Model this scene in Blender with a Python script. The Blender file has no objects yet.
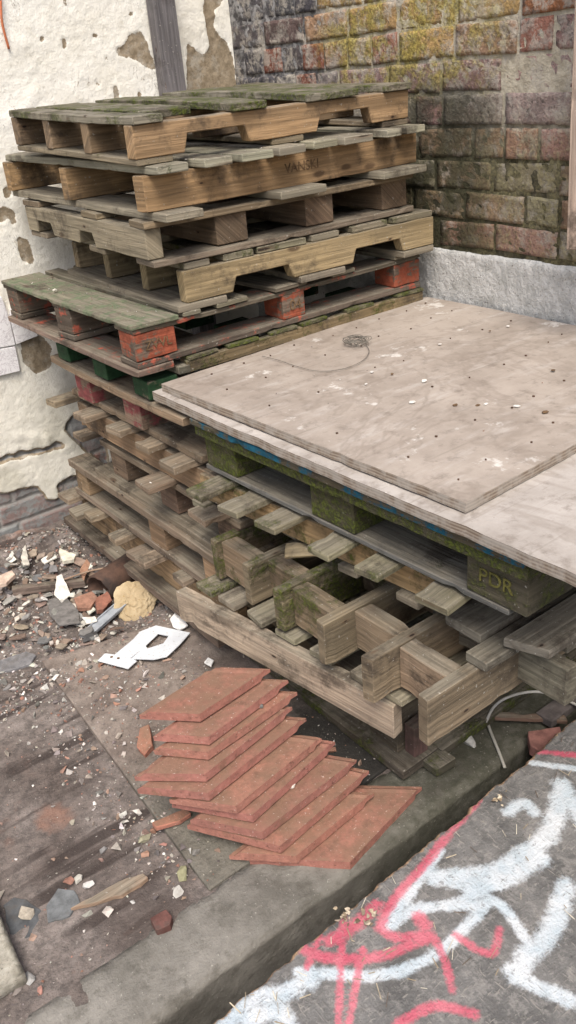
import bpy, bmesh, math, random
import numpy as np
from mathutils import Vector, Matrix, noise
random.seed(7); RNG = np.random.default_rng(7)
sc = bpy.context.scene
col = sc.collection
R = math.radians

# ------------------------------------------------------------------ camera geometry (world: X along the plaster wall, Y towards it, Z up; metres)
FPX = 849.0
pt, ro, yw = R(27.82), R(-5.605), R(55.263)
_F = np.array([0, math.cos(pt), -math.sin(pt)]); _U = np.array([0, math.sin(pt), math.cos(pt)]); _R = np.array([1., 0, 0])
_r = math.cos(ro)*_R + math.sin(ro)*_U; _u = -math.sin(ro)*_R + math.cos(ro)*_U
_M = np.array([[math.sin(yw), math.cos(yw), 0], [-math.cos(yw), math.sin(yw), 0], [0, 0, 1]])
CR, CU, CF = _M @ _r, _M @ _u, _M @ _F
CAM = np.array([0, 0, 1.35])
def ray(x, y): return CF + CR*((x-288)/FPX) - CU*((y-512)/FPX)
def at(x, y, z=0.0):
    d = ray(x, y); p = CAM + d*((z-CAM[2])/d[2]); return Vector(p)
def at_x(x, y, X):
    d = ray(x, y); return Vector(CAM + d*((X-CAM[0])/d[0]))
def at_y(x, y, Y):
    d = ray(x, y); return Vector(CAM + d*((Y-CAM[1])/d[1]))

# ------------------------------------------------------------------ node helpers
def new_mat(name):
    m = bpy.data.materials.new(name); m.use_nodes = True
    nt = m.node_tree; nt.nodes.clear()
    out = nt.nodes.new('ShaderNodeOutputMaterial'); b = nt.nodes.new('ShaderNodeBsdfPrincipled')
    nt.links.new(b.outputs[0], out.inputs[0])
    b.inputs['Roughness'].default_value = .85
    b.inputs['Specular IOR Level'].default_value = .25
    return m, nt, b
class NB:
    def __init__(s, nt): s.nt = nt
    def n(s, t, **k):
        o = s.nt.nodes.new(t)
        for a, v in k.items(): setattr(o, a, v)
        return o
    def l(s, a, b): s.nt.links.new(a, b)
    def val(s, sock, v):
        if hasattr(v, 'is_output') or isinstance(v, bpy.types.NodeSocket): s.l(v, sock)
        else: sock.default_value = v
    def pos(s): return s.n('ShaderNodeNewGeometry').outputs['Position']
    def uv(s): return s.n('ShaderNodeUVMap', uv_map='UVMap').outputs[0]
    def attr(s, name):
        a = s.n('ShaderNodeAttribute'); a.attribute_name = name; return a
    def mapping(s, v, scale=(1, 1, 1), rot=(0, 0, 0), loc=(0, 0, 0)):
        m = s.n('ShaderNodeMapping'); s.l(v, m.inputs[0]); m.inputs['Scale'].default_value = scale
        m.inputs['Rotation'].default_value = rot; m.inputs['Location'].default_value = loc; return m.outputs[0]
    def noise(s, v, scale, detail=5, rough=.6, dist=0.):
        n_ = s.n('ShaderNodeTexNoise'); s.l(v, n_.inputs['Vector']); n_.inputs['Scale'].default_value = scale
        n_.inputs['Detail'].default_value = detail; n_.inputs['Roughness'].default_value = rough; n_.inputs['Distortion'].default_value = dist
        return n_.outputs[0]
    def voro(s, v, scale, feature='F1', out='Distance'):
        n_ = s.n('ShaderNodeTexVoronoi', feature=feature); s.l(v, n_.inputs['Vector']); n_.inputs['Scale'].default_value = scale
        return n_.outputs[out]
    def ramp(s, v, a, b, lo=0., hi=1.):
        m = s.n('ShaderNodeMapRange'); m.interpolation_type = 'SMOOTHSTEP'; s.l(v, m.inputs[0])
        m.inputs[1].default_value = a; m.inputs[2].default_value = b; m.inputs[3].default_value = lo; m.inputs[4].default_value = hi
        return m.outputs[0]
    def math(s, op, a, b=0., c=0., clamp=False):
        m = s.n('ShaderNodeMath', operation=op); m.use_clamp = clamp
        s.val(m.inputs[0], a); s.val(m.inputs[1], b); s.val(m.inputs[2], c); return m.outputs[0]
    def mix(s, f, a, b, blend='MIX'):
        m = s.n('ShaderNodeMix', data_type='RGBA', blend_type=blend); m.clamp_result = False
        s.val(m.inputs[0], f)
        for i, v in ((6, a), (7, b)):
            if isinstance(v, bpy.types.NodeSocket): s.l(v, m.inputs[i])
            else: m.inputs[i].default_value = (*v, 1) if len(v) == 3 else v
        return m.outputs[2]
    def scalec(s, c, f):
        m = s.n('ShaderNodeVectorMath', operation='SCALE'); s.val(m.inputs[0], c); s.val(m.inputs['Scale'], f); return m.outputs[0]
    def bump(s, b, h, strength=.5, dist=.005):
        n_ = s.n('ShaderNodeBump'); n_.inputs['Strength'].default_value = strength; n_.inputs['Distance'].default_value = dist
        s.l(h, n_.inputs['Height']); s.l(n_.outputs[0], b.inputs['Normal']); return n_
    def upz(s):
        g = s.n('ShaderNodeNewGeometry'); x = s.n('ShaderNodeSeparateXYZ'); s.l(g.outputs['Normal'], x.inputs[0]); return x.outputs[2]

def wood_mat(name, paint=None, wear=.5, mosscol=((.024, .030, .007), (.090, .105, .018))):
    m, nt, b = new_mat(name); N = NB(nt)
    a = N.attr('tint'); tint = a.outputs['Color']; moss = a.outputs['Alpha']
    uv = N.uv(); P = N.pos()
    g1 = N.noise(N.mapping(uv, (5, 120, 1)), 1.0, 6, .65, .4)
    g2 = N.noise(N.mapping(uv, (1.6, 16, 1)), 1.0, 4, .6, .8)
    g3 = N.noise(P, 9, 5, .65)
    c = N.scalec(tint, N.ramp(g1, .28, .72, .52, 1.12))
    c = N.mix(N.ramp(g2, .42, .68, 0, .7), c, N.scalec(tint, .36))
    up = N.ramp(N.upz(), .4, .9)
    grey = N.mix(g3, (.10, .085, .062), (.27, .24, .185))
    grey = N.scalec(grey, N.ramp(g1, .28, .72, .58, 1.2))
    wmask = N.math('MULTIPLY', N.ramp(g3, .3, .62, .3, .92), N.math('MULTIPLY_ADD', up, .76, .16))
    c = N.mix(wmask, c, grey)
    # knots and dark stains
    v = N.voro(N.mapping(uv, (4.5, 11, 1)), 1.0)
    c = N.mix(N.ramp(v, .05, .11, .75, 0), c, (.06, .035, .02))
    st = N.noise(P, 6.3, 6, .75)
    c = N.mix(N.ramp(st, .5, .66, 0, .75), c, (.045, .034, .025))
    dots = N.voro(N.mapping(uv, (9, 22, 1), loc=(.3, .7, 0)), 1.0)
    c = N.mix(N.ramp(dots, .14, .05, 0, .45), c, (.10, .05, .025)); c = N.mix(N.ramp(dots, .065, .045, 0, .9), c, (.02, .014, .011))
    sp = N.noise(P, 150, 2, .5)
    c = N.mix(N.ramp(sp, .68, .75, 0, .6), c, (.4, .38, .33))
    cr = N.noise(N.mapping(uv, (2.5, 170, 1)), 1.0, 3, .6, .2)
    c = N.mix(N.ramp(cr, .67, .72, 0, .8), c, (.035, .026, .018))
    h = N.math('ADD', N.math('MULTIPLY', g1, .6), N.math('MULTIPLY', cr, -.3))
    if paint:
        pn = N.math('ADD', N.noise(P, 22, 6, .7), N.math('MULTIPLY', g1, .35))
        pm = N.ramp(pn, .35+wear*.5, .45+wear*.5, 1, 0)
        pc = N.scalec(paint_rgb(N, paint), N.ramp(N.noise(P, 60, 3), .3, .7, .7, 1.15))
        c = N.mix(pm, c, pc)
    mn = N.math('ADD', N.noise(P, 13, 7, .72), N.math('MULTIPLY_ADD', moss, .86, -.37))
    mm = N.ramp(mn, .50, .66)
    fine = N.noise(P, 130, 3, .6)
    mc = N.mix(N.ramp(fine, .35, .68), mosscol[0], mosscol[1])
    mm2 = N.math('MULTIPLY', N.math('MULTIPLY', mm, N.ramp(fine, .25, .6, .4, 1)), N.ramp(N.noise(P, 34, 5, .7), .36, .56, .25, 1))
    c = N.mix(mm2, c, mc)
    N.l(c, b.inputs['Base Color'])
    h = N.math('ADD', h, N.math('MULTIPLY', N.math('MULTIPLY', mm, fine), 1.6))
    N.bump(b, h, .8, .005)
    b.inputs['Roughness'].default_value = .88
    return m
def paint_rgb(N, c):
    r = N.n('ShaderNodeRGB'); r.outputs[0].default_value = (*c, 1); return r.outputs[0]

WOOD = wood_mat('weathered_wood')
ORANGE = wood_mat('orange_painted_wood', (.27, .072, .038), .6)
ORANGE_WORN = wood_mat('worn_orange_wood', (.36, .09, .055), .33)
GREENP = wood_mat('green_painted_wood', (.018, .05, .02), .78)
PINK = wood_mat('pink_painted_wood', (.22, .062, .06), .6)
TEAL = wood_mat('teal_painted_wood', (.010, .085, .13), .55)
GREENISH = wood_mat('greenish_painted_wood', (.13, .15, .09), .5)

def simple(name, c1, c2, scale=20, bump=.4, bscale=60, rough=.85, spec=.25, dist=.004, speck=None):
    m, nt, b = new_mat(name); N = NB(nt); P = N.pos()
    a = N.noise(P, scale, 6, .65)
    c = N.mix(N.ramp(a, .3, .7), c1, c2)
    if speck:
        c = N.mix(N.ramp(N.noise(P, 180, 2), .62, .7, 0, .8), c, speck)
    N.l(c, b.inputs['Base Color'])
    N.bump(b, N.noise(P, bscale, 6, .65), bump, dist)
    b.inputs['Roughness'].default_value = rough; b.inputs['Specular IOR Level'].default_value = spec
    return m

def tint_mat(name, rough=.85, var=.35, bscale=90, bump=.5, dist=.003, spec=.25):
    m, nt, b = new_mat(name); N = NB(nt); P = N.pos()
    a = N.attr('tint')
    f = N.ramp(N.noise(P, 45, 6, .7), .25, .75, 1-var, 1+var)
    c = N.scalec(a.outputs['Color'], f)
    d = N.ramp(N.noise(P, 16, 5, .7), .55, .7, 0, .5)
    c = N.mix(d, c, (.10, .085, .07))
    N.l(c, b.inputs['Base Color'])
    N.bump(b, N.noise(P, bscale, 5, .65), bump, dist)
    b.inputs['Roughness'].default_value = rough; b.inputs['Specular IOR Level'].default_value = spec
    return m
STONE = tint_mat('rubble_stone')

# ------------------------------------------------------------------ mesh helpers
def link(o, parent=None):
    col.objects.link(o)
    if parent: o.parent = parent
    return o
def mk(name, verts, faces, mat, parent=None, uvs=None, cols=None, smooth=False, loc=None):
    me = bpy.data.meshes.new(name)
    me.from_pydata([tuple(map(float, v)) for v in verts], [], [tuple(int(i) for i in f) for f in faces])
    if uvs is not None:
        l = me.uv_layers.new(name='UVMap')
        l.data.foreach_set('uv', np.asarray(uvs, dtype=np.float32).ravel())
    if cols is not None:
        a = me.color_attributes.new('tint', 'FLOAT_COLOR', 'POINT')
        a.data.foreach_set('color', np.asarray(cols, dtype=np.float32).ravel())
    me.materials.append(mat)
    if smooth: me.polygons.foreach_set('use_smooth', [True]*len(me.polygons))
    me.update()
    o = bpy.data.objects.new(name, me)
    if loc is not None: o.location = loc
    return link(o, parent)
def tag(o, label=None, cat=None, group=None, kind=None):
    if label: o['label'] = label
    if cat: o['category'] = cat
    if group: o['group'] = group
    if kind: o['kind'] = kind
    return o
def empty(name, loc, label, cat, group=None, rot=(0, 0, 0)):
    o = bpy.data.objects.new(name, None); o.empty_display_size = .05
    o.location = loc; o.rotation_euler = rot; link(o)
    return tag(o, label, cat, group)

def jit(c, s=.12):
    k = 1 + random.uniform(-s, s)
    return tuple(max(.005, x*k*(1+random.uniform(-s*.25, s*.25))) for x in c)

def board(name, parent, x0, x1, y0, y1, z0, z1, axis='x', mat=None, tint=(.25, .19, .12), moss=.15, warp=.0025, chip=.0035, rot=0., tilt=0., ends=(0, 0)):
    """one rough-sawn board or block: chamfered, slightly bowed, with chipped edges; coordinates are local to its thing. ends = slant of the two ends"""
    mat = mat or WOOD
    c = Vector(((x0+x1)/2, (y0+y1)/2, (z0+z1)/2))
    dx, dy, dz = x1-x0, y1-y0, z1-z0
    if axis == 'x': L, W, T = dx, dy, dz
    elif axis == 'y': L, W, T = dy, dx, dz
    else: L, W, T = dz, dx, dy
    ch = min(.0018, T*.14, W*.14)
    w, t = W/2, T/2
    ring = [(-w+ch, -t), (0, -t), (w-ch, -t), (w, -t+ch), (w, t-ch), (w-ch, t), (0, t), (-w+ch, t), (-w, t-ch), (-w, -t+ch)]
    per = [0]
    for i in range(10):
        a, b_ = ring[i], ring[(i+1) % 10]; per.append(per[-1]+math.hypot(b_[0]-a[0], b_[1]-a[1]))
    ns = max(3, int(L/.022)); so = Vector((random.uniform(0, 99), random.uniform(0, 99), random.uniform(0, 99)))
    us = [-L/2+.0] + [-L/2 + L*(k/ns) for k in range(1, ns)] + [L/2]
    us = [-L/2, -L/2+ch] + [-L/2+L*k/ns for k in range(1, ns)] + [L/2-ch, L/2]
    bw, bw2 = random.uniform(-1, 1)*warp*min(1, L/.5), random.uniform(-1, 1)*warp*.6*min(1, L/.5)
    V, UV, faces, luv = [], [], [], []
    uo, vo = random.uniform(0, 50), random.uniform(0, 50)
    nr = len(us)
    e0, e1 = random.uniform(-.003, .003), random.uniform(-.003, .003)
    for k, u in enumerate(us):
        ins = ch*.8 if k in (0, nr-1) else 0
        endf = (1-(u+L/2)/L)
        for (a, b_) in ring:
            sw = (w-ins)/w; st = (t-ins)/t
            p = Vector((u, a*sw, b_*st))
            q = p*1.0 + so
            # skewed ends
            near = 1 if k < 3 and k < nr//2 else 0
            sl = ends[0] if u < -L/2+.02 else (ends[1] if u > L/2-.02 else 0)
            p.x += sl*(a/w) + (e0 if u < 0 else e1)*(a/w)
            n1 = noise.noise(q*9)*.0006; n2 = noise.noise(q*60)
            edge = 1 if abs(a) > w-ch*1.6 and abs(b_) > t-ch*1.6 else 0
            k1 = max(0, n2-.32)*chip*2.6 if edge else 0
            p.y = p.y - math.copysign(min(k1, w*.3), a) + n1 + bw2*(1-(2*u/L)**2)
            p.z = p.z - math.copysign(min(k1, t*.45), b_) + noise.noise(q*9+Vector((7, 3, 1)))*.0006 + bw*(1-(2*u/L)**2)
            V.append(p)
    for k in range(nr-1):
        for i in range(10):
            j = (i+1) % 10
            faces.append((k*10+i, (k+1)*10+i, (k+1)*10+j, k*10+j)[::-1])
            u0, u1 = us[k]+uo, us[k+1]+uo; v0, v1 = per[i]+vo, per[i+1]+vo
            luv += [(u0, v0), (u1, v0), (u1, v1), (u0, v1)][::-1]
    for k, rev in ((0, False), (nr-1, True)):
        idx = [k*10+i for i in range(10)]
        if rev: idx = idx[::-1]
        faces.append(tuple(idx[::-1]) if False else tuple(idx))
        luv += [(uo+V[i].y*.25, vo+V[i].z) for i in idx]
    # to local axes
    out = []
    rm = Matrix.Rotation(rot, 3, 'Z') @ Matrix.Rotation(tilt, 3, 'X' if axis == 'y' else 'Y')
    for p in V:
        if axis == 'x': q = Vector((p.x, p.y, p.z))
        elif axis == 'y': q = Vector((-p.y, p.x, p.z))
        else: q = Vector((p.y, p.z, p.x))
        out.append(c + rm @ q)
    tc = jit(tint); mo = moss*random.uniform(.75, 1.2)
    cols = [(*tc, mo)]*len(out)
    return mk(name, out, faces, mat, parent, luv, cols)

def profile_board(name, parent, prof, y0, y1, tint, moss=.15, mat=None, axis='x'):
    """notched stringer: profile (along, height) extruded through its thickness"""
    bm = bmesh.new()
    pts = []
    n = len(prof)
    for i in range(n):
        a, b_ = prof[i], prof[(i+1) % n]
        d = math.hypot(b_[0]-a[0], b_[1]-a[1]); k = max(1, int(d/.05))
        for j in range(k): pts.append((a[0]+(b_[0]-a[0])*j/k, a[1]+(b_[1]-a[1])*j/k))
    o3 = Vector((random.uniform(0, 99), 5, 9))
    pts = [(u+noise.noise(Vector((u*20, v*20, 0))+o3)*.0018, v+noise.noise(Vector((u*20, v*20, 7))+o3)*.0018) for u, v in pts]
    P3 = (lambda u, w, v: (u, w, v)) if axis == 'x' else (lambda u, w, v: (w, u, v))
    f = bm.faces.new([bm.verts.new(P3(u, y0, v)) for u, v in pts])
    ex = bmesh.ops.extrude_face_region(bm, geom=[f])
    vs = [g for g in ex['geom'] if isinstance(g, bmesh.types.BMVert)]
    d = Vector(P3(0, y1-y0, 0)); bmesh.ops.translate(bm, vec=d, verts=vs)
    bmesh.ops.recalc_face_normals(bm, faces=bm.faces)
    ed = [e for e in bm.edges if e.is_manifold and abs(e.calc_face_angle(0)) > .6]
    bmesh.ops.bevel(bm, geom=ed, offset=.0022, segments=1, affect='EDGES')
    big = [f for f in bm.faces if len(f.verts) > 4]
    bmesh.ops.triangulate(bm, faces=big)
    me = bpy.data.meshes.new(name)
    uvl = bm.loops.layers.uv.new('UVMap'); uo, vo = random.uniform(0, 50), random.uniform(0, 50)
    for f in bm.faces:
        for l in f.loops:
            co = l.vert.co
            u = co.x if axis == 'x' else co.y; w = co.y if axis == 'x' else co.x
            l[uvl].uv = (u+uo, co.z+w+vo)
    bm.to_mesh(me); bm.free()
    a = me.color_attributes.new('tint', 'FLOAT_COLOR', 'POINT')
    tc = jit(tint)
    a.data.foreach_set('color', np.tile(np.array([*tc, moss], dtype=np.float32), len(me.vertices)))
    me.materials.append(mat or WOOD)
    return link(bpy.data.objects.new(name, me), parent)
def notched(x0, x1, z0, z1, notches, d):
    p = [(x0, z0)]
    for a, b_ in notches: p += [(a, z0), (a+.012, z0+d), (b_-.012, z0+d), (b_, z0)]
    return p + [(x1, z0), (x1, z1), (x0, z1)]

def tube(name, pts, rad, mat, parent=None, seg=8, tint=None, close=False):
    pts = [Vector(p) for p in pts]; V, F = [], []
    n = len(pts)
    rads = rad if isinstance(rad, (list, tuple)) else [rad]*n
    for i, p in enumerate(pts):
        t = (pts[min(i+1, n-1)]-pts[max(i-1, 0)]).normalized()
        a = t.cross(Vector((0.13, .2, 1))).normalized(); b_ = t.cross(a)
        for k in range(seg):
            an = 2*math.pi*k/seg
            V.append(p + (a*math.cos(an)+b_*math.sin(an))*rads[i])
    for i in range(n-1):
        for k in range(seg):
            j = (k+1) % seg
            F.append((i*seg+k, i*seg+j, (i+1)*seg+j, (i+1)*seg+k))
    F.append(tuple(range(seg))[::-1]); F.append(tuple((n-1)*seg+k for k in range(seg)))
    cols = [(*tint, 0)]*len(V) if tint else None
    return mk(name, V, F, mat, parent, None, cols, True)
def smooth_pts(pts, n=8):
    P = [Vector(p) for p in pts]; out = []
    for i in range(len(P)-1):
        p0, p1, p2, p3 = P[max(i-1, 0)], P[i], P[i+1], P[min(i+2, len(P)-1)]
        for k in range(n):
            t = k/n
            out.append(.5*((2*p1)+(-p0+p2)*t+(2*p0-5*p1+4*p2-p3)*t*t+(-p0+3*p1-3*p2+p3)*t**3))
    return out+[P[-1]]

def text_mesh(name, body, size, parent, mat, origin, xdir, zdir, depth=.0006):
    cu = bpy.data.curves.new(name, 'FONT'); cu.body = body; cu.size = size; cu.extrude = depth; cu.align_x = 'CENTER'; cu.align_y = 'CENTER'
    tmp = bpy.data.objects.new(name, cu); col.objects.link(tmp)
    dg = bpy.context.evaluated_depsgraph_get()
    me = bpy.data.meshes.new_from_object(tmp.evaluated_get(dg)); me.name = name
    bpy.data.objects.remove(tmp); bpy.data.curves.remove(cu)
    X = Vector(xdir).normalized(); Y = Vector(zdir).normalized(); Z = X.cross(Y)
    m = Matrix((X, Y, Z)).transposed().to_4x4(); m.translation = Vector(origin)
    me.transform(m); me.materials.clear(); me.materials.append(mat)
    return link(bpy.data.objects.new(name, me), parent)
INK = simple('stencil_ink', (.07, .042, .024), (.20, .125, .065), 110, .1)

def poly_plate(name, pts, th, mat, parent=None, tint=None, alpha=0, bev=.001, rough=0., jag=0.):
    """flat plate: world polygon (counter-clockwise or not) extruded by th downward"""
    bm = bmesh.new()
    P = []
    n = len(pts)
    for i in range(n):
        a, b_ = Vector(pts[i]), Vector(pts[(i+1) % n])
        k = max(1, int((b_-a).length/.012)) if jag else 1
        for j in range(k):
            p = a.lerp(b_, j/k)
            if jag and j: p = p + Vector((random.uniform(-jag, jag), random.uniform(-jag, jag), 0))
            P.append(p)
    c = sum(P, Vector())/len(P)
    f = bm.faces.new([bm.verts.new(p) for p in P]); bm.normal_update()
    nrm = f.normal.copy()
    if nrm.z < 0: nrm = -nrm
    ex = bmesh.ops.extrude_face_region(bm, geom=[f])
    vs = [g for g in ex['geom'] if isinstance(g, bmesh.types.BMVert)]
    bmesh.ops.translate(bm, vec=-nrm*th, verts=vs)
    bmesh.ops.recalc_face_normals(bm, faces=bm.faces)
    if bev: bmesh.ops.bevel(bm, geom=[e for e in bm.edges if e.calc_face_angle(0) > .6], offset=bev, segments=1, affect='EDGES')
    bmesh.ops.triangulate(bm, faces=[f for f in bm.faces if len(f.verts) > 4])
    if rough:
        for v in bm.verts: v.co.z += noise.noise(v.co*40)*rough
    bmesh.ops.translate(bm, vec=-c, verts=bm.verts)
    me = bpy.data.meshes.new(name)
    l = bm.loops.layers.uv.new('UVMap')
    for f in bm.faces:
        for lp in f.loops: lp[l].uv = (lp.vert.co.x, lp.vert.co.y+lp.vert.co.z)
    bm.to_mesh(me); bm.free()
    if tint:
        a = me.color_attributes.new('tint', 'FLOAT_COLOR', 'POINT')
        a.data.foreach_set('color', np.tile(np.array([*tint, alpha], dtype=np.float32), len(me.vertices)))
    me.materials.append(mat)
    o = bpy.data.objects.new(name, me); o.location = c
    return link(o, parent)

def rock_vf(c, r, flat=.5, n=10):
    """small angular lump as convex hull of random points"""
    bm = bmesh.new()
    a = random.uniform(0, 6.28); ca, sa = math.cos(a), math.sin(a)
    tx, ty = random.uniform(-.35, .35), random.uniform(-.35, .35); st = random.uniform(.55, 1)
    for i in range(n):
        th, ph = random.uniform(0, 6.283), math.acos(random.uniform(-1, 1)); k = random.uniform(.75, 1)
        x, y, z = r*k*math.sin(ph)*math.cos(th), r*st*k*math.sin(ph)*math.sin(th), r*flat*k*math.cos(ph)
        z += tx*x*flat+ty*y*flat
        bm.verts.new((ca*x-sa*y, sa*x+ca*y, z))
    h = bmesh.ops.convex_hull(bm, input=bm.verts)
    bmesh.ops.delete(bm, geom=[v for v in bm.verts if not v.link_faces], context='VERTS')
    bm.verts.index_update()
    V = [v.co+Vector(c) for v in bm.verts]; F = [tuple(v.index for v in f.verts) for f in bm.faces]
    bm.free(); return V, F
def rock(name, c, r, flat, tint, n=14, mat=None):
    V, F = rock_vf((0, 0, 0), r, flat, n)
    o = mk(name, V, F, mat or STONE, None, None, [(*tint, 0)]*len(V)); o.location = c
    return o

# ------------------------------------------------------------------ GROUND
GX0, GX1, GY0, GY1 = -.7, 1.745, .868, 2.575
def fbm(x, y, s, o=4, z=0.):
    p = Vector((x*s, y*s, z)); r = 0; a = .5
    for _ in range(o): r += a*noise.noise(p); p = p*2.03; a *= .5
    return r
def ground_mat():
    m, nt, b = new_mat('dirty_concrete'); N = NB(nt); P = N.pos()
    a = N.noise(P, 5, 7, .68); f = N.noise(P, 40, 6, .7); g = N.noise(P, 170, 3, .6)
    c = N.mix(N.ramp(a, .3, .7), (.125, .099, .085), (.27, .23, .205))
    c = N.mix(N.ramp(f, .35, .65), c, N.scalec(c, .45))
    red = N.noise(N.mapping(P, (1, 1, 1), loc=(3, 7, 0)), 6, 4, .6)
    c = N.mix(N.ramp(red, .6, .72, 0, .5), c, (.26, .125, .08))
    # long dark scrape marks, along the wall direction
    st = N.noise(N.mapping(P, (2.6, 24, 1), rot=(0, 0, R(6))), 1., 3, .55, .3)
    zone = N.ramp(N.noise(N.mapping(P, loc=(11.3, 2, 0)), 2.6, 3, .5), .42, .55)
    c = N.mix(N.math('MULTIPLY', N.ramp(st, .52, .64), N.math('MULTIPLY', zone, .85)), c, (.04, .03, .026))
    wet = N.noise(N.mapping(P, loc=(5, 1, 0)), 3.1, 3, .5)
    c = N.mix(N.ramp(wet, .6, .72, 0, .55), c, (.06, .045, .038))
    c = N.mix(N.ramp(g, .66, .74, 0, .6), c, (.38, .34, .29))
    c = N.mix(N.ramp(g, .36, .28, 0, .6), c, (.05, .042, .036))
    N.l(c, b.inputs['Base Color'])
    N.bump(b, N.math('ADD', N.math('ADD', f, N.math('MULTIPLY', g, .7)), N.math('MULTIPLY', st, -.5)), .8, .006)
    return m
GROUND = ground_mat()
KERBM = simple('kerb_concrete', (.085, .075, .06), (.21, .195, .165), 7, .6, 120, .9, .2, .003, (.33, .31, .27))
def kerb_mat():
    m, nt, b = new_mat('mossy_kerb_concrete'); N = NB(nt); P = N.pos()
    a = N.noise(P, 6, 7, .65); g = N.noise(P, 190, 3, .6); f = N.noise(P, 40, 5, .7)
    c = N.mix(N.ramp(a, .3, .7), (.115, .106, .09), (.24, .224, .196))
    sx = N.n('ShaderNodeSeparateXYZ'); N.l(P, sx.inputs[0])
    gm = N.math('MULTIPLY', N.ramp(sx.outputs[0], .5, .92), N.ramp(f, .25, .6, .6, 1))
    c = N.mix(N.math('MULTIPLY', gm, .85), c, (.05, .05, .032))
    c = N.mix(N.ramp(f, .45, .75, 0, .5), c, N.scalec(c, .5))
    c = N.mix(N.ramp(g, .64, .73, 0, .7), c, (.38, .36, .31))
    c = N.mix(N.ramp(N.noise(P, 17, 6, .75), .5, .66, 0, .6), c, (.075, .068, .055))
    N.l(c, b.inputs['Base Color']); N.bump(b, N.math('ADD', f, N.math('MULTIPLY', g, .8)), .7, .004); return m
KERB = kerb_mat()
SHEETM = simple('worn_slab', (.13, .11, .09), (.25, .215, .18), 6, .6, 140, .9, .2, .003, (.36, .33, .28))
SOIL = simple('damp_soil', (.04, .036, .03), (.085, .075, .06), 12, .6, 80)

def grid(name, x0, x1, y0, y1, d, zf, mat, **kw):
    nx, ny = int((x1-x0)/d)+1, int((y1-y0)/d)+1
    xs, ys = np.linspace(x0, x1, nx), np.linspace(y0, y1, ny)
    V = [(x, y, zf(x, y)) for y in ys for x in xs]
    F = [(j*nx+i, j*nx+i+1, (j+1)*nx+i+1, (j+1)*nx+i) for j in range(ny-1) for i in range(nx-1)]
    return mk(name, V, F, mat, smooth=True, **kw), nx, ny
def yard_z(x, y):
    z = fbm(x, y, 5, 4)*.012 - .004
    # rubble bank against the wall on the left
    d = max(0, (y-2.0)/.55); k = max(0, min(1, (1.0-x)/.25))
    z += .045*d*k*(1+1.6*fbm(x, y, 9, 3, 4.))
    z += fbm(x, y, 38, 2, 3.)*.005
    e = max(0, min(1, (1.075-y)/.06))
    if e: z = z*(1-e) + e*(.0035 + fbm(x, y, 16, 3, 2.)*.012 - max(0, (1.0-y)/.05)*(.004+max(0, x-.1)*.02))
    return z
yard, _, _ = grid('yard_ground', GX0, GX1, .93, GY1, .012, yard_z, GROUND); tag(yard, kind='structure')
# the yard beyond what is close: a coarser skirt left of it and the lower ground in front
def quadbox(name, x0, x1, y0, y1, z0, z1, mat, parent=None, bev=.006, sub=0, nz=0., nf=20):
    bm = bmesh.new(); bmesh.ops.create_cube(bm, size=1)
    for v in bm.verts: v.co = Vector((x0+(x1-x0)*(v.co.x+.5), y0+(y1-y0)*(v.co.y+.5), z0+(z1-z0)*(v.co.z+.5)))
    if bev: bmesh.ops.bevel(bm, geom=list(bm.edges), offset=bev, segments=2, affect='EDGES')
    if sub:
        for _ in range(8):
            ed = [e for e in bm.edges if e.calc_length() > sub]
            if not ed: break
            bmesh.ops.subdivide_edges(bm, edges=ed, cuts=1, use_grid_fill=True)
        bmesh.ops.triangulate(bm, faces=[f for f in bm.faces if len(f.verts) > 4])
        for v in bm.verts:
            q = v.co*nf; v.co += Vector((noise.noise(q), noise.noise(q+Vector((9, 2, 5))), noise.noise(q+Vector((1, 8, 4)))))*nz
    me = bpy.data.meshes.new(name); bm.to_mesh(me); bm.free(); me.materials.append(mat)
    me.polygons.foreach_set('use_smooth', [bool(sub)]*len(me.polygons))
    return link(bpy.data.objects.new(name, me), parent)
tag(quadbox('ground', -14, 12, -14, .868, -.52, -.40, SOIL, bev=0), kind='structure')
tag(quadbox('ground', -14, GX0, .87, 2.6, -.5, -.012, GROUND, bev=0), kind='structure')
tag(quadbox('ground', GX0, 1.745, 1.02, 2.58, -.5, -.06, SOIL, bev=0), kind='structure')
k = quadbox('kerb', GX0, 1.745, .862, 1.010, -.45, .004, KERB, bev=.005, sub=.02, nz=.0045, nf=24); tag(k, kind='structure')

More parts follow.
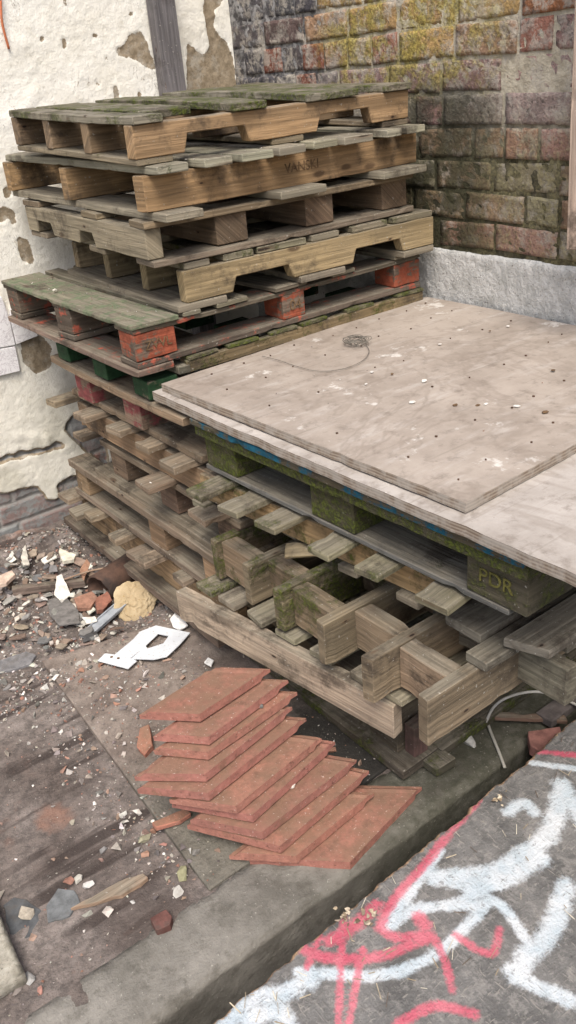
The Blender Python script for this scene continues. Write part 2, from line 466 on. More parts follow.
# raised worn slab under the tiles and the pallets
sl_pts = [at(42, 661, .012), at(209, 889, .012), Vector((1.74, 1.016, .012)), Vector((1.74, 1.84, .012)), Vector((.75, 1.84, .012))]
def slab_mat():
    m, nt, b = new_mat('worn_slab_top'); N = NB(nt); P = N.pos()
    sx = N.n('ShaderNodeSeparateXYZ'); N.l(P, sx.inputs[0])
    a = N.noise(P, 6, 7, .68); f = N.noise(P, 42, 6, .7); g = N.noise(P, 170, 3, .6)
    dirt = N.mix(N.ramp(a, .3, .7), (.135, .105, .088), (.27, .225, .19))
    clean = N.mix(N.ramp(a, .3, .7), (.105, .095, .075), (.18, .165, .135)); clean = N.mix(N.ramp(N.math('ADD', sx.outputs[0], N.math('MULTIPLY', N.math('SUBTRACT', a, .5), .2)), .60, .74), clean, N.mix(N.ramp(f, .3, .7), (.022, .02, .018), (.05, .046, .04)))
    far = N.ramp(N.math('ADD', sx.outputs[1], N.math('MULTIPLY', N.math('SUBTRACT', a, .5), .5)), 1.22, 1.42)
    c = N.mix(far, clean, dirt)
    c = N.mix(N.ramp(f, .4, .72, 0, .75), c, N.scalec(c, .5))
    c = N.mix(N.ramp(g, .65, .74, 0, .6), c, (.40, .37, .32))
    c = N.mix(N.ramp(N.noise(N.mapping(P, loc=(2, 4, 0)), 4, 4, .6), .56, .7, 0, .7), c, (.075, .06, .05))
    N.l(c, b.inputs['Base Color']); N.bump(b, N.math('ADD', f, N.math('MULTIPLY', g, .8)), .8, .005); return m
sl = poly_plate('pavement_slab', sl_pts, .03, slab_mat(), bev=.003); tag(sl, kind='structure')
o = quadbox('light_slab', -.5, .5, -.5, .5, -.015, .015, simple('pale_slab', (.22, .20, .155), (.46, .43, .36), 26, .9, 70, .9, .2, .006, (.16, .14, .11)), bev=.002, sub=.06, nz=.004, nf=14)
p0, p1 = at(0, 915, .02), at(26, 976, .02); dv = (p1-p0).normalized(); nv = Vector((dv.y, -dv.x, 0))
c_ = p1 - dv*.2 + nv*(-.15 if nv.x > 0 else .15)
o.scale = (.3, .4, 1); o.rotation_euler = (0, 0, math.atan2(dv.y, dv.x)-math.pi/2); o.location = c_+Vector((0, 0, -.004))
tag(o, 'pale cream flat slab at the left edge of the yard', 'slab')

# ------------------------------------------------------------------ PLASTER WALL (left), plane Y = 2.58
WY = 2.58
def inpoly(px, pz, poly):
    x, z = px, pz; inside = np.zeros(x.shape, bool); n = len(poly)
    for i in range(n):
        x0, z0 = poly[i]; x1, z1 = poly[(i+1) % n]
        c = ((z0 > z) != (z1 > z)) & (x < (x1-x0)*(z-z0)/(z1-z0+1e-12)+x0)
        inside ^= c
    return inside
def wp(pts): return [(at_y(a, b_, WY).x, at_y(a, b_, WY).z) for a, b_ in pts]
def plaster_wall():
    x0, x1, z0, z1 = .25, 1.752, -.15, 2.05
    d = .005
    nx, nz = int((x1-x0)/d)+1, int((z1-z0)/d)+1
    xs, zs = np.linspace(x0, x1, nx), np.linspace(z0, z1, nz)
    X, Z = np.meshgrid(xs, zs)
    w1 = np.array([[noise.noise(Vector((x*28, z*28, 1))) for x in xs] for z in zs])
    w2 = np.array([[noise.noise(Vector((x*28, z*28, 9))) for x in xs] for z in zs])
    w3 = np.array([[noise.noise(Vector((x*9, z*9, 4)))+.5*noise.noise(Vector((x*23, z*23, 4))) for x in xs] for z in zs])
    w4 = np.array([[noise.noise(Vector((x*60, z*60, 2))) for x in xs] for z in zs])
    Xj, Zj = X+w1*.008, Z+w2*.008
    mask = np.ones_like(X)      # 1 painted plaster, .5 bare brown render, 0 bare brick
    holes = [[(115, 52), (122, 45), (129, 34), (140, 30), (148, 44), (157, 70), (147, 68), (140, 62), (130, 58), (118, 58)],
             [(38, 38), (43, 33), (47, 38), (44, 46), (39, 45)], [(62, 36), (66, 35), (67, 50), (64, 54), (62, 46)], [(90, 36), (95, 30), (100, 36), (94, 38)],
             [(42, 48), (46, 47), (48, 53), (44, 52)], [(90, 77), (97, 80), (104, 86), (98, 86)], [(112, 85), (118, 80), (119, 104), (112, 104)], [(136, 90), (141, 90), (142, 104), (138, 104)],
             [(62, -4), (70, -6), (68, 6), (64, 6)], [(103, 54), (109, 54), (108, 62), (104, 60)], [(129, 10), (134, 11), (133, 16), (129, 15)],
             [(186, 110), (187, 42), (196, 50), (203, 55), (209, 46), (207, 22), (202, 8), (206, -12), (226, -12), (222, 4), (214, 10), (214, 30), (226, 40), (233, 55), (240, 110)],
             [(-4, 212), (4, 204), (14, 208), (17, 222), (12, 226), (9, 218), (3, 222), (-4, 224)], [(16, 236), (30, 240), (34, 262), (22, 262), (18, 250)], [(2, 186), (9, 184), (11, 196), (6, 198)],
             [(20, 338), (40, 335), (52, 345), (52, 368), (36, 374), (22, 362)]]
    for hi, h in enumerate(holes):
        if 1 <= hi <= 9:
            mx, my = sum(p[0] for p in h)/len(h), sum(p[1] for p in h)/len(h); h = [(mx+(a_-mx)*.72, my+(b_-my)*.8) for a_, b_ in h]
        mask[inpoly(Xj, Zj, wp(h))] = .5
    bare = [[(64, 430), (72, 416), (100, 415), (110, 470), (92, 455), (76, 442)], [(-30, 462), (0, 458), (22, 452), (40, 449), (58, 440), (66, 446), (44, 453), (24, 457), (4, 463), (-30, 468)],
            [(-500, 560), (-40, 500), (0, 494), (20, 490), (37, 486), (48, 500), (60, 498), (72, 505), (90, 520), (140, 520), (140, 640), (-500, 900)]]
    for h in bare: mask[inpoly(Xj, Zj, wp(h))] = 0
    low = wp([(0, 494)])[0][1]
    mask[(Zj < low-.035) & (X < .55)] = 0
    mask[(Zj < low-.03+.0*X) & (X > .86)] = 0
    # blur for a raised broken lip
    def blur(a, k):
        for _ in range(k):
            p_ = np.pad(a, 1, mode='edge'); a = (p_[1:-1, 1:-1]*2+p_[:-2, 1:-1]+p_[2:, 1:-1]+p_[1:-1, :-2]+p_[1:-1, 2:])/6
        return a
    mask = blur(mask, 3)
    mj = mask + w4*.2 + w1*.12
    dep = np.interp(mj, [0, .28, .33, .68, .71, 1], [.010, .008, .003, .0022, 0, 0])
    w5 = np.array([[noise.noise(Vector((x*120, z*120, 6))) for x in xs] for z in zs])
    dep = dep + np.maximum(0, w5-.25)*.0035 - w5*.0007 - np.maximum(0, np.abs(w3)-.25)*.004
    ragged = np.exp(-((Z-wp([(40, 440)])[0][1])/.05)**2)*(X < 1.2)
    dep = dep - w3*.0022 - w4*.0012 - ragged*np.clip(w3, 0, 1)*.012 + np.maximum(0, w4-.35)*.004
    bk = mask < .25
    # brick joints on the bare part
    course = np.floor(Z/.075); uu = (X + (course % 2)*.0575)/.235
    jx = np.abs(uu-np.round(uu))*.235; jz = np.abs(Z/.075-np.round(Z/.075))*.075
    dep = np.where(bk & ((jx < .006) | (jz < .006)), dep+.005, dep)
    V = np.stack([X, WY+dep, Z], -1).reshape(-1, 3)
    idx = np.arange(nx*nz).reshape(nz, nx)
    F = np.stack([idx[:-1, :-1], idx[:-1, 1:], idx[1:, 1:], idx[1:, :-1]], -1).reshape(-1, 4)
    cols = np.zeros((nx*nz, 4), np.float32); cols[:, 0] = mask.ravel(); cols[:, 3] = 1
    hsh = np.abs(np.sin(np.floor(uu)*12.9898+course*78.233)*43758.5) % 1.
    cols[:, 1] = hsh.ravel(); cols[:, 2] = np.where((jx < .007) | (jz < .007), 1, 0).ravel()
    m, nt, b = new_mat('peeling_painted_plaster'); N = NB(nt); P = N.pos()
    a = N.attr('tint'); s = N.n('ShaderNodeSeparateColor'); N.l(a.outputs['Color'], s.inputs[0])
    n1 = N.noise(P, 5, 6, .65); n2 = N.noise(P, 45, 6, .7); n3 = N.noise(P, 160, 3, .6)
    paint = N.mix(N.ramp(n1, .3, .7), (.72, .685, .59), (.82, .795, .72))
    paint = N.mix(N.ramp(n2, .52, .74, 0, .5), paint, (.46, .41, .31))
    paint = N.mix(N.ramp(n3, .64, .74, 0, .45), paint, (.28, .24, .17))
    crk = N.noise(N.mapping(P, (1, 1, .35)), 9, 6, .7, .6)
    paint = N.mix(N.math('MULTIPLY', N.ramp(N.math('ABSOLUTE', N.math('SUBTRACT', crk, .5)), .004, .0015), N.ramp(n1, .5, .62)), paint, (.20, .16, .11))
    fl = N.noise(N.mapping(P, (1, 1, .6)), 55, 5, .7)
    paint = N.mix(N.ramp(fl, .70, .735, 0, .75), paint, (.19, .15, .10))
    sx = N.n('ShaderNodeSeparateXYZ'); N.l(P, sx.inputs[0])
    # damp staining near the foot of the wall
    damp = N.math('MULTIPLY', N.ramp(sx.outputs[2], .75, .3), N.ramp(n1, .35, .65))
    paint = N.mix(N.math('MULTIPLY', damp, .6), paint, (.38, .35, .25))
    rend = N.mix(N.ramp(n2, .3, .7), (.20, .155, .10), (.34, .275, .19)); rend = N.mix(N.ramp(N.noise(P, 14, 6, .75), .5, .62, 0, .6), rend, (.40, .37, .31)); rend = N.mix(N.ramp(n3, .4, .3, 0, .6), rend, (.10, .075, .05))
    red = N.mix(s.outputs[1], (.20, .20, .195), (.24, .12, .09)); red = N.mix(N.ramp(n2, .42, .62), red, (.22, .225, .215))
    brick = N.mix(N.math('MULTIPLY', s.outputs[2], .7), red, (.30, .29, .265))
    c = N.mix(N.ramp(N.math('ADD', s.outputs[0], N.math('MULTIPLY', N.math('SUBTRACT', n2, .5), .4)), .25, .3), brick, rend)
    c = N.mix(N.ramp(N.math('ADD', s.outputs[0], N.math('MULTIPLY', N.math('SUBTRACT', n2, .5), .75)), .70, .76), c, paint)
    N.l(c, b.inputs['Base Color']); N.bump(b, N.math('ADD', N.noise(P, 38, 8, .78), N.math('MULTIPLY', n3, .5)), .5, .006)
    b.inputs['Roughness'].default_value = .75
    root = empty('plaster_wall', (0, WY, 0), 'cream painted plaster wall peeling to brown render and brick', 'wall')
    w = mk('wall_face', V-np.array([0, WY, 0]), F, m, root, None, cols, True)
    quadbox('wall_core', x0, x1, .03, .25, -.15, 2.05, simple('wall_core', (.2, .18, .15), (.3, .27, .22)), root, bev=0)
    quadbox('wall_core', -14, x0, -.01, .25, -.5, 2.05, simple('wall_plain', (.6, .56, .46), (.75, .7, .6), 8), root, bev=0)
    # marbled tiles left on the plaster
    tm, nt, b = new_mat('marbled_wall_tile'); N = NB(nt); P = N.pos()
    v = N.noise(P, 22, 6, .7, 1.6); c = N.mix(N.ramp(N.math('ABSOLUTE', N.math('SUBTRACT', v, .5)), 0, .035, .6, 0), (.72, .70, .69), (.36, .32, .33))
    N.l(c, b.inputs['Base Color']); b.inputs['Roughness'].default_value = .35
    for q in ([(-28, 303), (2, 297), (9.5, 318), (15.5, 345), (-22, 352)], [(10, 317), (14, 296), (30, 292), (38, 336), (16.5, 344.5)], [(-20, 352.5), (15.5, 346.5), (20.5, 371), (-16, 380)]):
        pts = [at_y(a_, b_, WY-.012) for a_, b_ in q]
        bm = bmesh.new(); f = bm.faces.new([bm.verts.new(p-Vector((0, WY, 0))) for p in pts])
        ex = bmesh.ops.extrude_face_region(bm, geom=[f]); bmesh.ops.translate(bm, vec=(0, .016, 0), verts=[g for g in ex['geom'] if isinstance(g, bmesh.types.BMVert)])
        bmesh.ops.recalc_face_normals(bm, faces=bm.faces); bmesh.ops.bevel(bm, geom=list(bm.edges), offset=.0012, segments=1, affect='EDGES')
        me = bpy.data.meshes.new('wall_tile'); bm.to_mesh(me); bm.free(); me.materials.append(tm); link(bpy.data.objects.new('wall_tile', me), root)
plaster_wall()
pr = empty('timber_post', (1.49, 2.555, 0), 'grey weathered timber post fixed upright to the plaster wall', 'post')
board('post_timber', pr, -.036, .036, -.03, .02, .0, 2.0, 'z', tint=(.20, .185, .185), moss=0, warp=.001)
tube('cable', smooth_pts([at_y(-6, -30, WY-.012), at_y(0, -5, WY-.012), at_y(2, 22, WY-.012), at_y(9, 49, WY-.006)], 6), .0035, simple('orange_cable', (.45, .14, .06), (.5, .17, .08)))
tag(bpy.data.objects['cable'], 'thin orange cable hanging down the cream plaster wall', 'cable')

# ------------------------------------------------------------------ BRICK WALL (right), plane X = 1.75
def wall_smear(N, P, c, n2):
    """lime bloom and moss that run over bricks and joints alike"""
    sx = N.n('ShaderNodeSeparateXYZ'); N.l(P, sx.inputs[0]); y, z = sx.outputs[1], sx.outputs[2]
    big = N.noise(P, 3.2, 5, .7); mid = N.noise(P, 15, 6, .75)
    lime = N.math('MULTIPLY', N.ramp(mid, .5, .6), N.ramp(z, 1.0, 1.22, .25, 1))
    c = N.mix(N.math('MULTIPLY', lime, .72), c, (.40, .36, .30))
    band = N.math('MULTIPLY', N.ramp(y, 1.3, 1.65), N.ramp(y, 2.25, 2.0))
    band = N.math('MULTIPLY', band, N.math('MULTIPLY', N.ramp(z, 1.16, 1.3), N.ramp(z, 1.62, 1.45)))
    ym = N.math('MULTIPLY', N.ramp(N.math('ADD', N.noise(N.mapping(P, loc=(3, 1, 7)), 11, 7, .75), N.math('MULTIPLY', band, .13)), .55, .70), N.math('MULTIPLY', band, .8))
    c = N.mix(ym, c, N.mix(N.ramp(n2, .35, .65), (.14, .11, .028), (.38, .31, .07)))
    low = N.ramp(N.math('ADD', z, N.math('MULTIPLY', N.math('SUBTRACT', big, .5), .22)), 1.22, 1.08)
    gm = N.math('MULTIPLY', low, N.ramp(mid, .4, .62, .05, .65))
    c = N.mix(gm, c, N.mix(N.ramp(n2, .3, .68), (.060, .055, .022), (.24, .21, .085)))
    # darker band low on the wall next to the pallets, broken by noise
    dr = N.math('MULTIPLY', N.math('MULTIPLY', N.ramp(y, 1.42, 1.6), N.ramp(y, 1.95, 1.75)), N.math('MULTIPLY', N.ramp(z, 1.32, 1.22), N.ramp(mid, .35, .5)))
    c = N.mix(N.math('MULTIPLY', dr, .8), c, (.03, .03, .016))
    return c
def brick_wall():
    BX = 1.75
    root = empty('brick_wall', (BX, 1.0, 0), 'old mossy brick wall with a grey roughcast base', 'wall')
    zc = .876; V, F, C = [], [], []
    yA, yB = -2.2, 2.60
    UA = [-1, -.985, -.85, -.68, -.5, -.3, -.1, .1, .3, .5, .68, .85, .985, 1]; VB = [-1, -.96, -.7, -.35, 0, .35, .7, .96, 1]
    nu, nv = 14, 9
    for ci in range(17):
        hgt = random.uniform(.064, .069)
        y = yB - random.uniform(0, .2); run = True
        wob = random.uniform(0, 9)
        while y > yA:
            L = random.choice([.187, .19, .183, .187, .09]) if ci % 3 else random.choice([.187, .09, .092, .184])
            yc = y-L/2; zc0 = zc + noise.noise(Vector((yc*1.5, ci*.2, wob*0)))*.006 + (yc-1)*.0
            zmid = zc0+hgt/2
            # colour by place: what each brick really is
            k = random.random()
            if ci < 4: base = random.choice([(.30, .21, .13), (.33, .20, .14), (.27, .23, .15), (.32, .19, .15)]); moss = random.uniform(.45, .85)
            else:
                base = random.choice([(.27, .165, .145), (.24, .18, .165), (.30, .235, .2), (.21, .15, .145), (.28, .165, .125), (.27, .23, .2)]); moss = random.uniform(.0, .3)
                if 1.25 < yc < 2.15: moss = random.uniform(.35, .75); base = random.choice([(.34, .15, .07), (.36, .23, .10), (.30, .14, .10), (.32, .2, .12)])
                if ci == 4 or ci == 5: base = random.choice([(.26, .20, .17), (.29, .18, .16), (.24, .21, .19)]); moss = random.uniform(.2, .5) if yc > .95 else .1
            if yc > 2.13: base = random.choice([(.075, .07, .075), (.10, .085, .085), (.13, .085, .08), (.22, .08, .05), (.09, .085, .09)]); moss = random.uniform(0, .2)
            base = jit(base, .12)
            o = len(V); tl = random.uniform(-.003, .003); dp = random.uniform(-.003, .004); sd = Vector((random.uniform(0, 99), random.uniform(0, 99), 0))
            for j in range(nv):
                for i in range(nu):
                    a, b_ = UA[i], VB[j]
                    rag = 1 + .09*noise.noise(sd+Vector((a*6, b_*3, 5)))
                    yy = yc + a*(L/2)*(1 if abs(a) < .99 else rag*.99) ; zz = zmid + b_*hgt/2*(1 if abs(b_) < .99 else rag) + tl*a
                    d = dp + noise.noise(sd+Vector((a*3, b_*1, 0)))*.0016 + noise.noise(sd+Vector((a*9, b_*4, 3)))*.0016 + max(0, noise.noise(sd+Vector((a*5, b_*2.5, 13)))-.3)*.02
                    xx = BX + d + (.0085 if abs(a) > .99 or abs(b_) > .99 else .0004)
                    V.append((xx-BX, yy-1.0, zz)); C.append((*base, moss))
            for j in range(nv-1):
                for i in range(nu-1):
                    F.append((o+j*nu+i, o+(j+1)*nu+i, o+(j+1)*nu+i+1, o+j*nu+i+1))
            y -= L + random.uniform(.006, .011)
        zc += hgt + .0075
    top = zc
    m, nt, b = new_mat('old_brick'); N = NB(nt); P = N.pos()
    a = N.attr('tint'); n1 = N.noise(P, 30, 6, .7); n2 = N.noise(P, 120, 4, .65); n3 = N.noise(P, 12, 5, .7)
    c = N.scalec(a.outputs['Color'], N.ramp(n1, .25, .75, .6, 1.35))
    c = N.mix(N.ramp(N.noise(N.mapping(P, loc=(4, 4, 4)), 26, 6, .72), .47, .62, 0, .7), c, (.36, .325, .275))
    c = N.mix(N.ramp(N.noise(N.mapping(P, loc=(8, 1, 4)), 44, 6, .75), .52, .66, 0, .75), c, (.06, .05, .045))
    c = N.mix(N.ramp(n2, .33, .25, 0, .7), c, (.05, .04, .035))
    c = wall_smear(N, P, c, n2)
    N.l(c, b.inputs['Base Color']); N.bump(b, N.math('ADD', n1, N.math('MULTIPLY', n2, .6)), .9, .008)
    mk('brickwork', V, F, m, root, None, C, True)
    # mortar bed
    m2, nt, b = new_mat('old_mortar'); N = NB(nt); P = N.pos(); sx = N.n('ShaderNodeSeparateXYZ'); N.l(P, sx.inputs[0])
    n1 = N.noise(P, 28, 6, .7); n2 = N.noise(P, 130, 4, .65); n3 = N.noise(P, 10, 5, .7)
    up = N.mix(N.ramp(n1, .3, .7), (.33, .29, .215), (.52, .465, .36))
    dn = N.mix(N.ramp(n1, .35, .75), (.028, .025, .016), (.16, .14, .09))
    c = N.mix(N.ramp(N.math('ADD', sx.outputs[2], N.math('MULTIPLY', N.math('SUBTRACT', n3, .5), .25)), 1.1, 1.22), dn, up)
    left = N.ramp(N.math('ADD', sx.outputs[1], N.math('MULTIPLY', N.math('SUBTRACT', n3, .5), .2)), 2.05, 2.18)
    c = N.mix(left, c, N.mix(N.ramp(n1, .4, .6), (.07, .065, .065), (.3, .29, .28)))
    c = wall_smear(N, P, c, n2)
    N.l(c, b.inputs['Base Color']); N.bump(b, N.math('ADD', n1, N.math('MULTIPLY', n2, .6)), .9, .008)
    ny, nz = 340, 110
    V = []
    for j in range(nz):
        for i in range(ny):
            y = yA + (yB-yA)*i/(ny-1); z = .86 + (top-.86)*j/(nz-1)
            V.append((.0035+noise.noise(Vector((y*45, z*45, 0)))*.0035, y-1, z))
    F = [(j*ny+i, (j+1)*ny+i, (j+1)*ny+i+1, j*ny+i+1) for j in range(nz-1) for i in range(ny-1)]
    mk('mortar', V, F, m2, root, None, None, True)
    # roughcast base
    m3 = simple('grey_roughcast', (.38, .375, .35), (.60, .59, .56), 14, .7, 110, .9, .2, .012, (.16, .15, .13))
    ny, nz = 480, 90
    V = []
    for j in range(nz):
        for i in range(ny):
            y = yA*.3 + (yB-yA*.3)*i/(ny-1); z = -.1 + (.872+.1)*j/(nz-1)
            n_ = noise.noise(Vector((y*55, z*55, 0))); n2_ = noise.noise(Vector((y*110, z*110, 3)))
            V.append((-.003-max(0, n_)*.005-abs(n2_)*.0035-noise.noise(Vector((y*4, z*4, 2)))*.002 + (.03 if j == nz-1 else 0), y-1, z+(.004*noise.noise(Vector((y*12, 0, 0))) if j > nz-3 else 0)))
    F = [(j*ny+i, (j+1)*ny+i, (j+1)*ny+i+1, j*ny+i+1) for j in range(nz-1) for i in range(ny-1)]
    mk('roughcast_base', V, F, m3, root, None, None, True)
    quadbox('wall_core', .03, .26, -3.2, 1.6, -.5, top, simple('brick_core', (.2, .12, .09), (.28, .18, .14)), root, bev=0)
brick_wall()
# weathered timber leaning at the right edge
lt = empty('leaning_timber', (1.62, 1.13, .94), 'grey brown weathered timber end hanging by the brick wall', 'timber', None, (R(-4), R(3), 0))
board('timber', lt, -.02, .02, -.09, .028, .0, .9, 'z', tint=(.62, .47, .38), moss=.0)

# ------------------------------------------------------------------ PALLETS
GP = 'wooden pallets stacked in the yard'
def pallet(piv, label, rot=(0, 0, 0)):
    return empty('wooden_pallet', piv, label, 'pallet', GP, rot)
def B(root, name, x0, x1, y0, y1, z0, z1, axis, **k):
    p = root.location
    return board(name, root, x0-p.x, x1-p.x, y0-p.y, y1-p.y, z0-p.z, z1-p.z, axis, **k)
def PB(root, name, prof, y0, y1, axis='x', **k):
    p = root.location
    a, w = (p.x, p.y) if axis == 'x' else (p.y, p.x)
    return profile_board(name, root, [(u-a, v-p.z) for u, v in prof], y0-w, y1-w, axis=axis, **k)

# P1 topmost: notched stringers
TAN = (.43, .28, .145); GREYW = (.27, .235, .175)
p = pallet(Vector((.885, 1.70, 1.186)), 'topmost pallet of the tall stack, tan notched stringer and mossy grey deck', (R(2.0), 0, R(.5)))
for y in (1.70, 1.905, 2.11, 2.303): PB(p, 'stringer', notched(.885, 1.672, 1.199, 1.264, [(1.005, 1.178), (1.372, 1.548)], .036), y, y+.035, tint=TAN if y < 1.8 else (.28, .19, .11), moss=.12)
for x0, x1 in ((.885, .955), (1.13, 1.225), (1.34, 1.495), (1.585, 1.675)): B(p, 'deck_board', x0, x1, 1.69, 2.345, 1.265, 1.281, 'y', tint=GREYW, moss=.5, warp=.006)
B(p, 'deck_board', .962, 1.08, 1.78, 2.345, 1.265, 1.281, 'y', tint=GREYW, moss=.55, warp=.008)
for x0, x1 in ((.887, .975), (1.24, 1.33), (1.585, 1.672)): B(p, 'bottom_board', x0, x1, 1.702, 2.335, 1.185, 1.198, 'y', tint=(.25, .2, .13), moss=.3)
# P2
p = pallet(Vector((.89, 1.70, 1.076)), 'second pallet from the top, brown stringer with stamped lettering and overhanging slats', (R(.6), 0, 0))
for y in (1.70, 2.085, 2.465): s_ = B(p, 'stringer', .89, 1.69, y, y+.036, 1.092, 1.166, 'x', tint=(.36, .225, .11), moss=.12)
for x0, x1 in ((.905, .985), (1.018, 1.088), (1.11, 1.192), (1.21, 1.288), (1.32, 1.395), (1.402, 1.487), (1.54, 1.592), (1.61, 1.676)):
    B(p, 'deck_board', x0, x1, 1.65+random.uniform(-.012, .012), 2.51, 1.167, 1.184, 'y', tint=(.36, .33, .24), moss=.32)
for x0, x1 in ((.905, .997), (1.208, 1.342), (1.527, 1.672)): B(p, 'bottom_board', x0, x1, 1.645, 2.51, 1.074, 1.091, 'y', tint=(.3, .26, .19), moss=.22)
t_ = text_mesh('stamped_lettering', 'VANSKI', .030, p, INK, Vector((1.315, 1.6993, 1.131))-p.location, (1, 0, .0), (0, 0, 1))
# P3: turned a quarter, notched stringer on the left
p = pallet(Vector((.9, 1.72, .977)), 'third pallet from the top, turned so its notched grey stringer faces left', (R(.3), 0, R(-1.5)))
PB(p, 'stringer', notched(1.715, 2.44, .992, 1.058, [(1.99, 2.09), (2.255, 2.37)], .032), .885, .925, 'y', tint=(.29, .235, .165), moss=.1)
for x in (1.065, 1.32, 1.565, ): PB(p, 'stringer', notched(1.715, 2.44, .992, 1.058, [(1.99, 2.09), (2.255, 2.37)], .032), x, x+.085, 'y', tint=(.17, .115, .07), moss=.1)
for y0, y1, z in ((1.70, 1.79, 0), (1.95, 2.05, 0), (2.33, 2.44, 0)):
    B(p, 'bottom_board', .89, 1.66, y0, y1, .977, .991, 'x', tint=(.24, .19, .13), moss=.1)
    B(p, 'deck_board', .885, 1.665, y0+.005, y1, 1.0585, 1.0735, 'x', tint=(.22, .16, .1), moss=.08)
# P4: yellowish notched stringer
p = pallet(Vector((.957, 1.70, .867)), 'fourth pallet from the top with a yellowish notched front stringer', (R(-.3), R(0), R(-3.2)))
YEL = (.35, .265, .135)
for y in (1.70, 1.90, 2.13, 2.35): PB(p, 'stringer', notched(.957, 1.712, .885, .957, [(1.082, 1.255), (1.438, 1.606)], .034), y, y+.034, tint=YEL if y < 1.8 else (.31, .23, .13), moss=.22 if y < 1.8 else .1)
for x0, x1 in ((.965, 1.03), (1.068, 1.147), (1.16, 1.298), (1.316, 1.40), (1.44, 1.555), (1.575, 1.708)): B(p, 'deck_board', x0, x1, 1.702, 2.38, .958, .973, 'y', tint=(.25, .22, .15), moss=.4)
for x0, x1 in ((.93, 1.06), (1.27, 1.41), (1.6, 1.71)): B(p, 'bottom_board', x0, x1, 1.695, 2.385, .868, .884, 'y', tint=(.29, .25, .18), moss=.2)
# P5: block pallet with orange paint
p = pallet(Vector((.805, 1.70, .766)), 'fifth pallet from the top with orange painted blocks and a green grey deck board')
for i, y in enumerate((1.70, 2.05, 2.40)):
    for j, (x0, x1) in enumerate(((.812, .915), (1.225, 1.29), (1.605, 1.695))):
        front = i == 0
        blk = B(p, 'block', x0, x1, y, y+.085, .784, .845, 'x', mat=ORANGE if front else ORANGE_WORN, tint=(.15, .11, .08), moss=.05)
        if front and j < 2:
            text_mesh('stamped_number', ('ZVVL', '04')[j], (.030, .036)[j], p, INK, Vector(((x0+x1)/2+.004, 1.6975, .815))-p.location, (1, 0, .0), (0, 0, 1))
    B(p, 'stringer_board', .81, 1.70, y-.002, y+.09, .846, .857, 'x', mat=ORANGE_WORN, tint=(.12, .095, .07), moss=.2)
    B(p, 'bottom_board', .81, 1.70, y-.002, y+.09, .767, .782, 'x', mat=ORANGE_WORN, tint=(.15, .12, .09), moss=.25)
for x0, x1, m_, t_ in ((.805, .925, GREENISH, (.2, .19, .13)), (.94, .985, WOOD, (.24, .21, .15)), (1.03, 1.12, WOOD, (.2, .17, .12)), (1.2, 1.3, WOOD, (.2, .17, .12)), (1.38, 1.46, WOOD, (.2, .17, .12)), (1.6, 1.7, WOOD, (.2, .17, .12))):
    B(p, 'deck_board', x0, x1, 1.692, 2.49, .858, .8685, 'y', mat=m_, tint=t_, moss=.18)
B(p, 'bottom_runner', .80, .90, 1.695, 2.49, .750, .766, 'y', mat=ORANGE_WORN, tint=(.25, .17, .13), moss=.05)
# P6: green blocks, mossy front
p = pallet(Vector((.83, 1.70, .684)), 'pallet with dark green blocks under the orange one in the tall stack')
for y in (1.71, 1.93, 2.16):
    for x0, x1 in ((.83, .91), (1.2, 1.3), (1.6, 1.7)): B(p, 'block', x0, x1, y, y+.075, .684, .727, 'y', mat=GREENP, tint=(.14, .11, .07), moss=.15)
B(p, 'stringer_board', .93, 1.702, 1.69, 1.712, .728, .757, 'x', tint=(.23, .17, .09), moss=.4)
B(p, 'stringer_board', .84, 1.702, 2.1, 2.2, .728, .749, 'x', tint=(.2, .16, .1), moss=.2)
for x0, x1 in ((.935, 1.02), (1.045, 1.135), (1.17, 1.255), (1.27, 1.355), (1.42, 1.515), (1.6, 1.70)): B(p, 'deck_board', x0, x1, 1.688, 1.76, .758, .766, 'y', tint=(.2, .18, .11), moss=.62)
B(p, 'deck_board', .905, .935, 1.69, 2.4, .73, .749, 'y', tint=(.16, .15, .11), moss=.35)
# P7: pink blocks
p = pallet(Vector((.825, 1.45, .56)), 'pallet with pink painted blocks below the green ones in the tall stack')
for y in (1.80, 2.08):
    for x0, x1 in ((.84, .92), (1.25, 1.35)): B(p, 'block', x0, x1, y, y+.09, .581, .661, 'y', mat=PINK, tint=(.25, .17, .12), moss=.0)
B(p, 'deck_board', .823, .905, 1.56, 2.28, .662, .682, 'y', tint=(.30, .21, .13), moss=.0, warp=.008)
B(p, 'deck_board', .93, 1.02, 1.56, 2.28, .662, .682, 'y', tint=(.26, .19, .12), moss=.0)
B(p, 'deck_board', 1.1, 1.2, 1.56, 2.28, .662, .682, 'y', tint=(.26, .19, .12), moss=.0)
B(p, 'bottom_board', .856, .94, 1.56, 2.26, .561, .580, 'y', tint=(.31, .235, .15), moss=.0)
B(p, 'bottom_board', 1.22, 1.32, 1.56, 2.26, .561, .580, 'y', tint=(.28, .21, .14), moss=.0)
